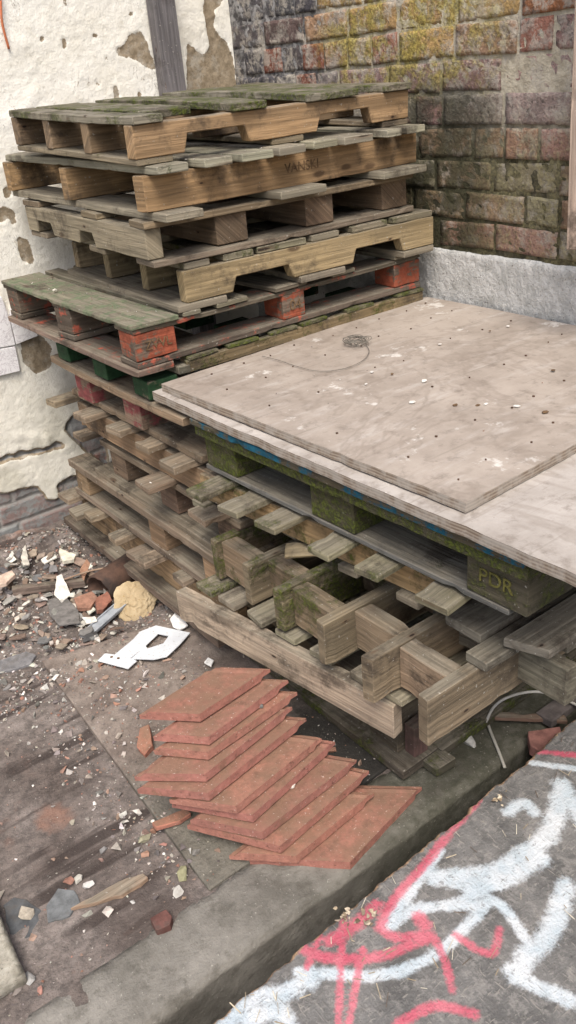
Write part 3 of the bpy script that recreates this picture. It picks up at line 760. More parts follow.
# P8: slats poking out
p = pallet(Vector((.86, 1.45, .447)), 'pallet with pale slat ends poking out left, midway down the tall stack')
B(p, 'stringer', .862, .895, 1.47, 2.25, .466, .5395, 'y', tint=(.40, .27, .15), moss=.0)
B(p, 'stringer', 1.55, 1.59, 1.47, 2.25, .466, .5395, 'y', tint=(.3, .2, .12), moss=.0)
for y, tip, w_ in ((2.27, .79, .05), (2.10, .797, .065), (1.935, .815, .07), (1.775, .815, .06), (1.63, .80, .07)):
    B(p, 'deck_board', tip, 1.6, y-w_/2, y+w_/2, .5405, .560, 'x', tint=(.33, .25, .17), moss=.02, rot=random.uniform(-.02, .02))
for y, tip, w_ in ((2.2, .82, .06), (1.76, .79, .075), (1.52, .80, .08)):
    B(p, 'bottom_board', tip, 1.6, y-w_/2, y+w_/2, .448, .465, 'x', tint=(.31, .23, .155), moss=.02)
# P9
p = pallet(Vector((.86, 1.45, .33)), 'dark brown block pallet below the slatted one, with a white scrap stuck on it')
for y in (1.47, 1.75, 2.03):
    for x0, x1 in ((.875, .96), (1.3, 1.4)): B(p, 'block', x0, x1, y, y+.09, .351, .4265, 'y', tint=(.19, .125, .085), moss=.0)
B(p, 'deck_board', .868, .93, 1.45, 2.16, .4275, .446, 'y', tint=(.28, .21, .14), moss=.02)
B(p, 'deck_board', 1.05, 1.15, 1.45, 2.16, .4275, .446, 'y', tint=(.28, .21, .14), moss=.0)
B(p, 'bottom_board', .85, .96, 1.45, 2.2, .331, .350, 'y', tint=(.25, .195, .14), moss=.02)
B(p, 'bottom_board', 1.02, 1.1, 1.45, 2.2, .331, .350, 'y', tint=(.25, .195, .14), moss=.02)
B(p, 'bottom_board', 1.25, 1.35, 1.45, 2.2, .331, .350, 'y', tint=(.25, .195, .14), moss=.02)
# P10: long top beam
p = pallet(Vector((.845, 1.5, .21)), 'weathered pallet with one long plain beam on top, low in the tall stack')
B(p, 'top_beam', .838, .905, 1.50, 2.37, .306, .330, 'y', tint=(.33, .25, .175), moss=.04)
for y in (1.52, 1.80, 2.27): B(p, 'block', .846, .90, y, y+.085, .233, .305, 'y', tint=(.36, .24, .14), moss=.0)
for y in (1.6, 2.2): B(p, 'cross_board', .91, 1.5, y, y+.09, .285, .305, 'x', tint=(.24, .19, .13), moss=.0)
B(p, 'bottom_board', .842, .945, 1.50, 2.37, .211, .232, 'y', tint=(.25, .195, .14), moss=.02)
B(p, 'bottom_board', 1.1, 1.2, 1.50, 2.37, .211, .232, 'y', tint=(.25, .195, .14), moss=.02)
B(p, 'bottom_board', 1.3, 1.4, 1.50, 2.37, .211, .232, 'y', tint=(.25, .195, .14), moss=.02)
# P11: bottom one
p = pallet(Vector((.83, 1.65, 0.012)), 'bottom pallet of the tall stack, wide runner board resting on the rubble')
B(p, 'stringer', .872, .905, 1.52, 2.42, .079, .189, 'y', tint=(.40, .27, .15), moss=.02)
B(p, 'stringer', 1.5, 1.54, 1.52, 2.42, .079, .189, 'y', tint=(.3, .2, .12), moss=.02)
for y, tip, w_ in ((2.385, .80, .075), (2.21, .80, .06), (2.03, .79, .055), (1.86, .785, .05), (1.70, .815, .06)):
    B(p, 'deck_board', tip, 1.56, y-w_/2, y+w_/2, .19, .2095, 'x', tint=(.31, .235, .165), moss=.03, rot=random.uniform(-.03, .03))
for y, tip in ((2.30, .79), (1.93, .80)): B(p, 'deck_board', tip, .99, y-.035, y+.035, .168, .186, 'x', tint=(.27, .21, .15), moss=.03)
B(p, 'runner_board', .828, .955, 1.56, 2.51, .052, .077, 'y', tint=(.20, .145, .105), moss=.05)
B(p, 'runner_board', 1.45, 1.56, 1.56, 2.45, .052, .077, 'y', tint=(.20, .145, .105), moss=.05)
for y in (1.62, 2.0, 2.4): B(p, 'foot_block', .855, .945, y, y+.08, .008, .051, 'x', tint=(.15, .11, .08), moss=.1)

# ---- right stack under the boards
MG = (.085, .07, .042)
p = pallet(Vector((.875, .63, .56)), 'moss covered green block pallet right under the grey boards', (R(0), 0, R(2.0)))
for y, h in ((1.41, .115), (1.045, .122), (.665, .12)):
    for x0, x1 in ((.884, 1.0), (1.2, 1.3), (1.55, 1.66)): B(p, 'block', x0, x1, y-.0, y+h, .5735, .647, 'y', tint=MG, moss=.8 if y > .8 else .62)
B(p, 'edge_board', .868, .97, .66, 1.535, .648, .672, 'y', tint=MG, moss=.85)
B(p, 'edge_board', 1.2, 1.3, .66, 1.535, .649, .67, 'y', tint=MG, moss=.4)
for i in range(7): B(p, 'deck_board', .962, 1.68, .662+i*.127, .752+i*.127, .673, .688, 'x', mat=TEAL if i < 4 else WOOD, tint=MG, moss=.3)
B(p, 'bottom_board', .884, .985, .70, 1.53, .5605, .572, 'y', tint=(.13, .13, .115), moss=.28)
for x0 in (1.03, 1.17, 1.3, 1.55): B(p, 'bottom_board', x0, x0+.09, .655, 1.53, .5605, .572, 'y', tint=(.15, .14, .12), moss=.15)
B(p, 'top_board', .860, .96, .66, 1.535, .6735, .6885, 'y', mat=TEAL, tint=MG, moss=.28)
MP = p
text_mesh('stamped_letters', 'PDR', .036, p, simple('faded_yellow_paint', (.055, .052, .014), (.15, .135, .035), 60, .2), Vector((.8822, .725, .614))-p.location, (0, -1, 0), (0, 0, 1), .0009)
# slatted pallet S1
p = pallet(Vector((.83, .8, .42)), 'mossy slatted pallet with slat ends jutting out beneath the moss covered one', (0, 0, R(5.6)))
B(p, 'stringer', .925, .958, .845, 1.56, .474, .5365, 'y', tint=(.44, .30, .15), moss=.42)
B(p, 'stringer', 1.45, 1.49, .845, 1.56, .474, .5365, 'y', tint=(.22, .16, .1), moss=.2)
for y, tip, w_ in ((1.46, .836, .06), (1.345, .834, .062), (1.228, .838, .062), (1.078, .834, .058), (.963, .838, .056), (.83, .836, .07)):
    B(p, 'deck_board', tip, 1.5, y-w_/2, y+w_/2, .5375, .5525, 'x', tint=(.25, .22, .14), moss=.42, rot=random.uniform(-.03, .03))
for y, tip, w_ in ((1.555, .905, .05), (1.29, .945, .045), (1.09, .915, .05), (.935, .91, .055)):
    B(p, 'bottom_board', tip, 1.5, y-w_/2, y+w_/2, .456, .473, 'x', tint=(.22, .19, .135), moss=.3, warp=.001)
# U1 frame: beams with staggered cross pieces
p = pallet(Vector((.80, .80, .31)), 'upturned grey pallet frame of thick beams and staggered cross pieces', (0, 0, 0))
ys = [at(*q, .41).y for q in ((206, 541), (240, 564), (271, 589), (313, 622), (359, 657), (415, 696))]
tips = [.80, .802, .793, .784, .776, .773]
for i, (y, tp) in enumerate(zip(ys, tips)):
    B(p, 'beam', tp+(.0 if i else .01), 1.45, y-.025, y, .312, .412, 'x', tint=(.235, .18, .115), moss=.5 if i in (0, 1, 2) else .14, warp=.001)
for i, xx in enumerate((.825, .852, .822, .86, .842)):
    ya, yb = ys[i]-.0265, ys[i+1]+.0015
    for dx in (0, .19, .40): B(p, 'cross_piece', xx+dx, xx+dx+.042, yb, ya, .318, .408, 'y', tint=(.30, .215, .135), moss=.46 if i < 3 else .12)
# U2 slatted base with the pale rough plank
p = pallet(Vector((.78, .93, .2)), 'low slatted pallet with a pale splintered edge plank facing the roof tiles')
pp = p
q0, q1 = at(197, 600, .285), at(400, 707, .285)
PALE = (.50, .40, .29)
dvec = (q1-q0); ang = math.atan2(dvec.y, dvec.x)
board_c = ((q0+q1)/2)
pln = B(pp, 'edge_plank', board_c.x-.013, board_c.x+.017, .905, 1.545, .205, .284, 'y', tint=PALE, moss=.12, rot=R(8.2), chip=.008, warp=.006)
for k, yb in enumerate((1.51, 1.435, 1.335, 1.235, 1.135, 1.03, .95)):
    xt = .770+(1.51-yb)*.10
    B(pp, 'slat', xt, 1.5, yb-.062, yb, .286, .302, 'x', tint=(.30, .265, .185), moss=.25 if k % 3 else .45, rot=random.uniform(-.02, .02))
B(pp, 'stringer', 1.2, 1.235, .95, 1.52, .205, .285, 'y', tint=(.2, .15, .1), moss=.2)
# more boards of the slatted pallet and the frame seen at the right end
for x0, x1, y0, y1, z0 in ((.935, 1.5, .80, .885, .424), (.893, 1.45, .75, .797, .4135), (1.03, 1.5, .69, .745, .4135)):
    B(p0_ if False else pp, 'cover_board', x0, x1, y0, y1, z0, z0+.02, 'x', tint=(.24, .215, .17), moss=.2)
fr = [o for o in col.objects if o.get('label', '').startswith('upturned grey')][0]
B(fr, 'end_rail', 1.0, 1.03, .665, .98, .33, .408, 'y', tint=(.23, .2, .145), moss=.2)
# ground pallet under the right stack
p = pallet(Vector((.92, .98, .014)), 'lowest dark damp pallet standing on the mossy kerb under the right stack')
for y in (1.0, 1.25, 1.5):
    for x in (.915, 1.4): B(p, 'block', x, x+.09, y, y+.09, .04, .175, 'x', tint=(.13, .10, .07), moss=.35)
B(p, 'edge_board', .895, .985, .97, 1.62, .176, .20, 'y', tint=(.15, .12, .085), moss=.4)
B(p, 'edge_board', 1.4, 1.49, .97, 1.62, .176, .20, 'y', tint=(.15, .12, .085), moss=.3)
B(p, 'bottom_board', .885, .99, .955, 1.62, .016, .039, 'y', tint=(.10, .085, .065), moss=.5)
for y in (.945, 1.1, 1.3): B(p, 'bottom_board', .99, 1.5, y, y+.08, .016, .039, 'x', tint=(.11, .095, .07), moss=.5)
B(p, 'end_board', .945, 1.0, .915, .99, .012, .034, 'y', tint=(.10, .09, .06), moss=.55)
B(p, 'block', .93, .97, .965, .995, .04, .12, 'z', tint=(.16, .085, .075), moss=.1)
# loose weathered plank and a broken slat
o = board('loose_plank', None, -.21, .21, -.038, .038, -.009, .009, 'x', tint=(.30, .275, .225), moss=.18, chip=.012, ends=(-.012, 0)); o.location = (1.165, .721, .449); o.rotation_euler = (0, 0, R(.5))
tag(o, 'thick grey plank with a ragged end lying out over the right pallets', 'plank')
a_, b_ = at(285, 551, .50), at(335, 548, .46)
e0_, e1_ = at(285, 551, .455), at(331, 548, .452)
o = board('broken_slat', None, -(e1_-e0_).length/2, (e1_-e0_).length/2, -.016, .016, -.006, .006, 'x', tint=(.42, .33, .19), moss=.3, chip=.01, ends=(0, .02))
u_ = (e1_-e0_).normalized(); n_ = (Vector(CAM)-(e0_+e1_)/2).normalized(); n_ = (n_ - u_*n_.dot(u_) + Vector((0, 0, .5))).normalized(); n_ = (n_-u_*n_.dot(u_)).normalized(); v_ = n_.cross(u_)
m_ = Matrix((u_, v_, n_)).transposed().to_4x4(); m_.translation = (e0_+e1_)/2; o.matrix_world = m_
tag(o, 'short pale broken slat hanging askew between the mossy pallets', 'slat')

# ------------------------------------------------------------------ PLYWOOD SHEETS
def ply_mat(name, c1, c2):
    m, nt, b = new_mat(name); N = NB(nt); P = N.pos()
    a = N.noise(P, 5, 7, .7); f = N.noise(P, 30, 6, .7); g = N.noise(P, 140, 3, .6)
    c = N.mix(N.ramp(a, .3, .7), c1, c2)
    c = N.mix(N.ramp(N.noise(N.mapping(P, (2.2, 9, 1), rot=(0, 0, .5)), 3, 5, .7), .5, .72, 0, .5), c, (.45, .41, .37))
    c = N.mix(N.ramp(f, .5, .72, 0, .6), c, (.16, .13, .105))
    c = N.mix(N.ramp(N.noise(N.mapping(P, loc=(3, 3, 3)), 9, 5, .75), .60, .68, 0, .65), c, (.68, .65, .6))
    c = N.mix(N.ramp(g, .3, .22, 0, .7), c, (.10, .08, .065))
    stn = N.noise(N.mapping(P, loc=(1, 9, 2)), 2.4, 5, .65, .5)
    c = N.mix(N.ramp(N.math('ABSOLUTE', N.math('SUBTRACT', stn, .52)), .03, .0, 0, .3), c, (.17, .135, .105))
    c = N.mix(N.ramp(stn, .55, .7, 0, .35), c, (.20, .165, .135))
    grn = N.noise(N.mapping(P, (3, 110, 1), rot=(0, 0, R(3))), 1, 4, .6, .3)
    c = N.mix(N.ramp(grn, .6, .7, 0, .3), c, (.17, .14, .11))
    # laminated edge
    sx = N.n('ShaderNodeSeparateXYZ'); N.l(P, sx.inputs[0])
    lam = N.math('SINE', N.math('MULTIPLY', sx.outputs[2], 2*math.pi/.0058))
    edge = N.mix(N.ramp(lam, -.5, .5), (.16, .12, .09), (.27, .22, .17))
    edge = N.mix(N.ramp(f, .4, .6, 0, .6), edge, (.36, .33, .29))
    c = N.mix(N.ramp(N.upz(), .75, .5), c, edge)
    N.l(c, b.inputs['Base Color']); N.bump(b, N.math('ADD', f, N.math('MULTIPLY', g, .5)), .4, .003); b.inputs['Roughness'].default_value = .7
    return m
def sheet(name, corners, zt, th, mat, label, jag):
    n = 40; c = [Vector((x, y, 0)) for x, y in corners]     # near-left, far-left, far-right, near-right
    V = []
    for lay in (0, 1):
        for j in range(n+1):
            for i in range(n+1):
                u, v = i/n, j/n
                q = c[0].lerp(c[3], u).lerp(c[1].lerp(c[2], u), v)
                e = (1 if i in (0, n) else 0), (1 if j in (0, n) else 0)
                jx = noise.noise(Vector((v*40, u*3, zt*99)))*jag + max(0, noise.noise(Vector((v*14, 3, zt*50)))-.35)*jag*3
                jy = noise.noise(Vector((u*40, v*3, zt*77)))*jag
                q = q + Vector((abs(jx)*(1 if i == 0 else -1) if e[0] else 0, abs(jy)*(1 if j == 0 else -1) if e[1] else 0, 0))
                q.z = zt - lay*th + noise.noise(Vector((q.x*3, q.y*3, zt*40)))*.003
                V.append(q)
    m = (n+1)**2; F = []
    for j in range(n):
        for i in range(n):
            a = j*(n+1)+i
            F.append((a, a+1, a+n+2, a+n+1)); F.append((m+a, m+a+n+1, m+a+n+2, m+a+1))
    bd = [i for i in range(n+1)] + [j*(n+1)+n for j in range(1, n+1)] + [n*(n+1)+i for i in range(n-1, -1, -1)] + [j*(n+1) for j in range(n-1, 0, -1)]
    for k in range(len(bd)):
        a, b_ = bd[k], bd[(k+1) % len(bd)]; F.append((a, m+a, m+b_, b_))
    o_ = sum(V, Vector())/len(V)
    o = mk(name, [v-o_ for v in V], F, mat, loc=o_)
    tag(o, label, 'board'); return o
up = sheet('plywood_sheet', [(.873, .782), (.842, 1.668), (1.728, 1.706), (1.735, .82)], .7325, .0175, ply_mat('plywood_face', (.265, .222, .183), (.37, .318, .268)), 'upper pinkish grey plywood board with nail heads, lying on top', .003)
lo = sheet('plywood_sheet', [(.849, .525), (.822, 1.688), (1.733, 1.716), (1.738, .545)], .7125, .0195, ply_mat('plywood_face_lower', (.32, .285, .25), (.44, .40, .36)), 'lower pale grey plywood board with a frayed edge, under the other', .006)
NAIL = simple('rusty_nail', (.05, .03, .02), (.10, .06, .04), 100)
def flat_disc(name, c, r, mat, parent, h=.002, squash=1.):
    V = [(c.x+math.cos(k*.785)*r, c.y+math.sin(k*.785)*r*squash, c.z+(h if s else -.001)) for s in (0, 1) for k in range(8)]
    F = [tuple(range(8, 16))]+[(k, (k+1) % 8, 8+(k+1) % 8, 8+k) for k in range(8)]
    return mk(name, V, F, mat, parent)
for j in range(6):
    for i in range(9):
        u, v = (i+.5)/9+random.uniform(-.025, .025), [.05, .2, .4, .62, .8, .95][j]+random.uniform(-.02, .02)
        if random.random() < .12: continue
        q = Vector((.89+u*.82, .81+v*.86+u*.03, .7325+.0005+noise.noise(Vector(((.89+u*.82)*3, (.81+v*.86)*3, .7325*40)))*.003))
        flat_disc('nail_head', q-up.location, random.uniform(.0015, .0027), NAIL, up)
# wire coil and tail
WIRE = simple('dark_wire', (.10, .09, .075), (.2, .18, .15), 80)
cc = at(357, 343, .737); pts = []
tail = [at(x, y, .7375) for x, y in ((262, 356), (278, 360), (296, 366), (318, 371), (342, 369), (362, 361), (369, 352), (367, 346))]
pts = smooth_pts(tail, 6)
for k in range(150):
    a = k*.36; rr = .022+.008*math.sin(k*.31); pts.append(Vector((cc.x+rr*math.cos(a)+.006*math.sin(k*.9), cc.y+rr*1.15*math.sin(a), .738+.010*(.5+.5*math.sin(k*.53)))))
o = tube('wire_coil', pts, .0008, WIRE, seg=5); tag(o, 'small tangled wire coil with a curved tail on the upper board', 'wire')
FL = simple('paint_flake', (.55, .52, .47), (.7, .67, .62), 60)
for q in ((372, 372), (392, 374), (424, 381), (366, 384), (486, 404), (478, 405), (508, 326), (490, 331), (455, 405), (517, 406), (440, 344), (412, 402), (553, 370), (545, 412)):
    c = at(*q, .7365); r = random.uniform(.004, .011)
    pts = [c+Vector((r*math.cos(a+.3)*random.uniform(.5, 1.1), r*math.sin(a+.3)*random.uniform(.4, .9), 0)) for a in np.linspace(0, 6.283, 7)[:-1]]
    o = poly_plate('paint_flake', pts, .0016, FL if random.random() < .65 else INK, bev=0); o.location.z += .001
    o.rotation_euler = (random.uniform(-.15, .15), random.uniform(-.15, .15), 0)
    tag(o, 'small curled flake lying on the upper plywood board', 'flake', 'flakes on the plywood board')

# ------------------------------------------------------------------ ROOF TILES
def clay_mat():
    m, nt, b = new_mat('clay_roof_tile'); N = NB(nt); P = N.pos(); a = N.attr('tint')
    n1 = N.noise(P, 16, 6, .65); n2 = N.noise(P, 60, 6, .7); n3 = N.noise(P, 190, 3, .6)
    c = N.scalec(a.outputs['Color'], N.ramp(n2, .3, .7, .72, 1.22))
    up = N.ramp(N.upz(), .6, .9)
    c = N.mix(N.math('MULTIPLY', up, N.ramp(n1, .3, .6, .3, .85)), c, (.185, .115, .075))
    c = N.mix(N.ramp(N.noise(P, 35, 6, .75), .52, .68, 0, .6), c, (.13, .075, .05))
    side = N.ramp(N.upz(), .5, .25)
    c = N.mix(N.math('MULTIPLY', side, .25), c, (.40, .20, .16))
    c = N.mix(N.math('MULTIPLY', side, N.ramp(n1, .54, .68, 0, .4)), c, (.15, .11, .06))
    c = N.mix(N.ramp(n3, .64, .72, 0, .7), c, (.50, .40, .34))
    pit = N.noise(P, 95, 4, .7)
    c = N.mix(N.math('MULTIPLY', N.ramp(pit, .42, .33, 0, .6), N.math('MULTIPLY_ADD', side, .85, .15)), c, (.085, .04, .03))
    N.l(c, b.inputs['Base Color']); N.bump(b, N.math('ADD', N.math('ADD', n2, pit), N.math('MULTIPLY', n3, .7)), .4, .003); b.inputs['Roughness'].default_value = .8
    return m
CLAY = clay_mat()
TILES = [((138, 711), (199, 714), (270, 667), 0.2580, .004, .001), ((152, 733), (208, 737), (288, 678), 0.2346, .004, .001), ((152, 747), (207, 752), (297, 690), 0.2112, .004, .001),
         ((133, 773), (205, 774), (292, 705), 0.1878, .004, .001), ((136, 786), (208, 793), (306, 716), 0.1644, .004, .001), ((168, 796), (236, 806), (322, 736), 0.1410, .004, .001),
         ((170, 800), (252, 815), (335, 740), 0.1176, .004, .001), ((189, 817), (262, 832), (357, 758), 0.0942, .004, .001), ((186, 822), (280, 846), (369, 769), 0.0708, .004, .001),
         ((228, 852), (296, 856), (374, 791), 0.0474, .004, .001), ((248, 858), (350, 862), (422, 785), 0.0240, .004, .001)]
TL = ['topmost clay roof tile of the leaning stack, its whole face showing', 'second clay roof tile down in the leaning stack', 'third clay roof tile down, with a dark pebble on its edge',
      'fourth clay roof tile down, left corner sticking out furthest', 'fifth clay roof tile down, last of the neat upper stack', 'sixth clay roof tile down, first of the slipped lower ones',
      'seventh clay roof tile down, slipped out of line in the stack', 'eighth clay roof tile down, white chip lying on its edge', 'ninth clay roof tile down, cracked across near its front',
      'second lowest clay roof tile with a stepped edge, upon the flat one', 'lowest clay roof tile lying flat on the kerb, wide bare face']
def roof_tile(i, L_, N_, R_, z, dl, dr):
    n = at(*N_, z); l = at(*L_, z-dl); r = at(*R_, z-dr)
    u = (r-n); w = (l-n); LU, LW = u.length, w.length; u.normalize(); w.normalize()
    nn = u.cross(w).normalized()
    T = .0196
    # cross section in (s along u, h): stepped interlock at the far right end
    nu_, nw_ = 26, 12
    V, F = [], []
    sd = Vector((i*7.3, 2, 5))
    prof = []
    for k in range(nu_+1):
        s = k/nu_*LU
        top = 0.
        bot = -T
        d = LU-s
        if d < .012: top = -.004; 
        elif d < .022: top = .002
        if d < .016: bot = -T+.007
        elif d < .026: bot = -T*.62
        prof.append((s, top, bot))
    for lay in (0, 1):
        for k, (s, tp, bt) in enumerate(prof):
            for j in range(nw_+1):
                v = j/nw_*LW
                lip = LW-v
                t2, b2 = tp, bt
                if lip < .012: t2 = tp-.0085          # thin lower lip along the head of the tile
                if v < .001 or lip < .0005: pass
                q = n + u*s + w*v + nn*(t2 if lay == 0 else b2)
                ns = noise.noise(q*60+sd)
                ed = (k in (0, nu_)) or (j in (0, nw_))
                q = q + nn*(noise.noise(q*14+sd)*.0008)
                if ed: q = q + (u*(1 if k == 0 else -1 if k == nu_ else 0) + w*(1 if j == 0 else -1 if j == nw_ else 0))*(.0003+max(0, ns-.42)*.010)
                if ed and lay == 0: q = q - nn*(.0006+max(0, ns-.3)*.003)
                V.append(q)
    st = nw_+1; m = (nu_+1)*st
    for k in range(nu_):
        for j in range(nw_):
            a = k*st+j
            F.append((a, a+st, a+st+1, a+1)); F.append((m+a, m+a+1, m+a+st+1, m+a+st))
    for k in range(nu_):
        a = k*st; F.append((a, m+a, m+a+st, a+st)); a = k*st+nw_; F.append((a, a+st, m+a+st, m+a))
    for j in range(nw_):
        a = j; F.append((a, a+1, m+a+1, m+a)); a = nu_*st+j; F.append((a, m+a, m+a+1, a+1))
    c = sum(V, Vector())/len(V)
    o = mk('roof_tile', [v-c for v in V], F, CLAY, None, None, [(*jit((.30, .128, .095), .16), 0)]*len(V), loc=c)
    tag(o, TL[i], 'roof tile', 'clay roof tiles in a slipped stack')
for i, t in enumerate(TILES): roof_tile(i, *t)
def shard(name, c, r, th, tint, label, cat, group=None, n=6, mat=None, el=.7, tilt=.12, yaw=None, drop=True):
    a0 = random.uniform(0, 6.28) if yaw is None else yaw
    pts = []
    for k in range(n):
        a = 6.283*k/n + random.uniform(-.3, .3); rr = r*random.uniform(.7, 1.1)
        x, y = rr*math.cos(a), rr*el*math.sin(a)
        pts.append(Vector((c.x+x*math.cos(a0)-y*math.sin(a0), c.y+x*math.sin(a0)+y*math.cos(a0), c.z)))
    o = poly_plate(name, pts, th, mat or STONE, None, tint, 0, bev=min(.0015, th*.3), jag=r*.05)
    o.rotation_euler = (random.uniform(-tilt, tilt), random.uniform(-tilt, tilt), 0)
    return tag(o, label, cat, group)
CLT = (.36, .15, .10)
def chunk(pts, z, th, label, tint=CLT, name='tile_fragment', tilt=(0, 0), jag=.001):
    o = poly_plate(name, [at(x, y, z) for x, y in pts], th, CLAY if tint is CLT else STONE, None, tint, 0, bev=.0015, jag=jag)
    o.rotation_euler = (*tilt, 0); return tag(o, label, 'tile fragment')
chunk([(141, 730), (150, 727), (152, 744), (143, 752), (136, 745)], .035, .018, 'small upright red tile fragment left of the leaning stack', tilt=(.2, -.2))
chunk([(152, 823), (186, 807), (191, 812), (180, 820), (156, 828)], .03, .012, 'thin red tile sliver lying left of the lower tiles', tilt=(.1, .05))
chunk([(240, 826), (262, 815), (266, 828), (256, 834)], .077, .010, 'triangular red tile chip resting on the slipped tiles')
o = shard('pebble', at(259, 704, .219), .010, .008, (.12, .12, .11), 'small dark pebble sitting on the upper roof tiles', 'pebble')
o = shard('white_chip', at(292, 783, .100), .011, .006, (.55, .5, .44), 'small white chip lying on the slipped roof tiles', 'chip')

# ------------------------------------------------------------------ GRAFFITI BOARD in front
def graffiti():
    zt = .10
    e0, e1 = at(213, 1020, zt), at(576, 716, zt)
    dx = .006
    x0, x1 = -.35, 1.65
    nx, ny = int((x1-x0)/dx), 175
    def edge_y(x): return e0.y + (e1.y-e0.y)*(x-e0.x)/(e1.x-e0.x)
    xs = np.linspace(x0, x1, nx)
    V = []; XY = np.zeros((ny, nx, 2))
    for j in range(ny):
        for i, x in enumerate(xs):
            ye = edge_y(x) + noise.noise(Vector((x*25, 0, 2)))*.006 + noise.noise(Vector((x*70, 0, 5)))*.004 - max(0, noise.noise(Vector((x*9, 0, 8)))-.1)*.03
            y = ye - j*dx*.95
            z = zt + noise.noise(Vector((x*6, y*6, 3)))*.003 + noise.noise(Vector((x*50, y*50, 1)))*.0008
            if j == 0: z -= .008
            if j < 4: z -= abs(noise.noise(Vector((x*60, y*60, 7))))*.005
            V.append((x, y, z)); XY[j, i] = (x, y)
    F = [(j*nx+i, (j+1)*nx+i, (j+1)*nx+i+1, j*nx+i+1) for j in range(ny-1) for i in range(nx-1)]
    base = len(V)
    for i in range(nx): V.append((V[i][0], V[i][1]-.002, zt-.04))
    for i in range(nx-1): F.append((base+i, i, i+1, base+i+1))
    def dist(px, wid):
        pts = [at(a, b_, zt) for a, b_ in px]
        sp = smooth_pts(pts, 6) if len(pts) > 2 else pts
        D = np.full((ny, nx), 9.)
        for a, b_ in zip(sp[:-1], sp[1:]):
            ax, ay, bx, by = a.x, a.y, b_.x, b_.y
            vx, vy = bx-ax, by-ay; L2 = vx*vx+vy*vy+1e-12
            t = np.clip(((XY[..., 0]-ax)*vx+(XY[..., 1]-ay)*vy)/L2, 0, 1)
            D = np.minimum(D, np.hypot(XY[..., 0]-ax-t*vx, XY[..., 1]-ay-t*vy))
        return np.clip(1.25 - D/(wid), 0, 1)
    W = [([(522, 760), (550, 765), (600, 772)], .013), ([(508, 812), (522, 803), (534, 812)], .022), ([(562, 785), (557, 815), (543, 842), (515, 862), (480, 876), (436, 878)], .032),
         ([(564, 790), (580, 815), (600, 850)], .03), ([(442, 850), (420, 880), (405, 900)], .014), ([(434, 874), (465, 888), (500, 905), (528, 942)], .017),
         ([(566, 888), (552, 930), (530, 952), (516, 975)], .030), ([(510, 970), (535, 985), (570, 1000)], .022), ([(388, 926), (421, 908), (484, 905)], .020),
         ([(298, 972), (330, 974), (376, 976), (411, 967), (447, 946), (486, 905)], .018), ([(218, 1030), (250, 1000), (285, 992), (310, 980)], .026), ([(250, 1020), (275, 1012), (290, 1030)], .03),
         ([(388, 922), (400, 905), (412, 890)], .020), ([(470, 885), (500, 880), (540, 860)], .03), ([(455, 905), (480, 890), (500, 885)], .02)]
    Rd = [([(478, 799), (450, 832), (425, 864), (397, 896), (380, 928)], .015), ([(380, 929), (397, 938), (430, 935)], .016), ([(418, 917), (426, 926)], .020), ([(430, 936), (405, 948), (374, 958), (340, 959), (315, 955), (300, 945)], .016),
          ([(436, 940), (446, 965), (452, 990)], .012), ([(343, 915), (341, 960), (338, 1030)], .010), ([(363, 950), (356, 985), (348, 1030)], .010), ([(320, 935), (306, 968)], .010),
          ([(397, 1024), (435, 1006), (475, 1014)], .014), ([(532, 750), (555, 753), (610, 758)], .013), ([(376, 905), (350, 930), (330, 940)], .020), ([(455, 935), (490, 955), (500, 930)], .012)]
    def comb(S, fz):
        D = np.zeros((ny, nx))
        for px, w in S: D = np.maximum(D, dist(px, w*.92))
        nz = np.array([noise.noise(Vector((p[0]*30, p[1]*30, fz))) for p in XY.reshape(-1, 2)]).reshape(ny, nx)
        return np.clip(D + nz*.15*(D > .02), 0, 1)
    wm, rm = comb(W, 1.), comb(Rd, 5.)
    ed = np.zeros((ny, nx)); ed[:] = np.exp(-np.arange(ny)[:, None]*dx/.010)
    cols = np.ones((len(V), 4), np.float32); cols[:base, 0] = wm.ravel(); cols[:base, 1] = rm.ravel(); cols[:base, 2] = ed.ravel(); cols[base:, :3] = (0, 0, 1)
    m, nt, b = new_mat('sprayed_board'); N = NB(nt); P = N.pos()
    a = N.attr('tint'); s = N.n('ShaderNodeSeparateColor'); N.l(a.outputs['Color'], s.inputs[0])
    n1 = N.noise(P, 12, 6, .7); n2 = N.noise(P, 55, 6, .75); n3 = N.noise(P, 150, 4, .7)
    scr = N.noise(N.mapping(P, (40, 240, 40), rot=(0, 0, .9)), 1, 3, .6, .5); scr2 = N.noise(N.mapping(P, (230, 35, 40), rot=(0, 0, .35)), 1, 3, .6, .5)
    c = N.mix(N.ramp(n1, .3, .7), (.085, .082, .078), (.18, .172, .162))
    c = N.mix(N.ramp(n2, .48, .62, 0, .65), c, (.25, .235, .215))
    c = N.mix(N.ramp(N.math('MAXIMUM', scr, scr2), .62, .7, 0, .6), c, (.42, .385, .33))
    c = N.mix(N.ramp(n3, .36, .28, 0, .8), c, (.035, .03, .027))
    k = N.math('MULTIPLY', N.math('SUBTRACT', n2, .5), .9); k3 = N.math('MULTIPLY', N.math('SUBTRACT', n3, .5), .9)
    wn = N.math('ADD', N.math('ADD', s.outputs[0], k), k3)
    c = N.mix(N.math('MULTIPLY', N.ramp(wn, .40, .95), .85), c, N.mix(N.ramp(n1, .35, .65), (.46, .53, .57), (.64, .66, .67)))
    rn = N.math('ADD', N.math('ADD', s.outputs[1], k), k3)
    c = N.mix(N.math('MULTIPLY', N.ramp(rn, .36, .98), .82), c, N.mix(N.ramp(n1, .35, .65), (.50, .075, .12), (.60, .16, .20)))
    en = N.math('ADD', s.outputs[2], k)
    c = N.mix(N.ramp(N.math('MAXIMUM', scr, scr2), .64, .71, 0, .75), c, (.20, .185, .165))
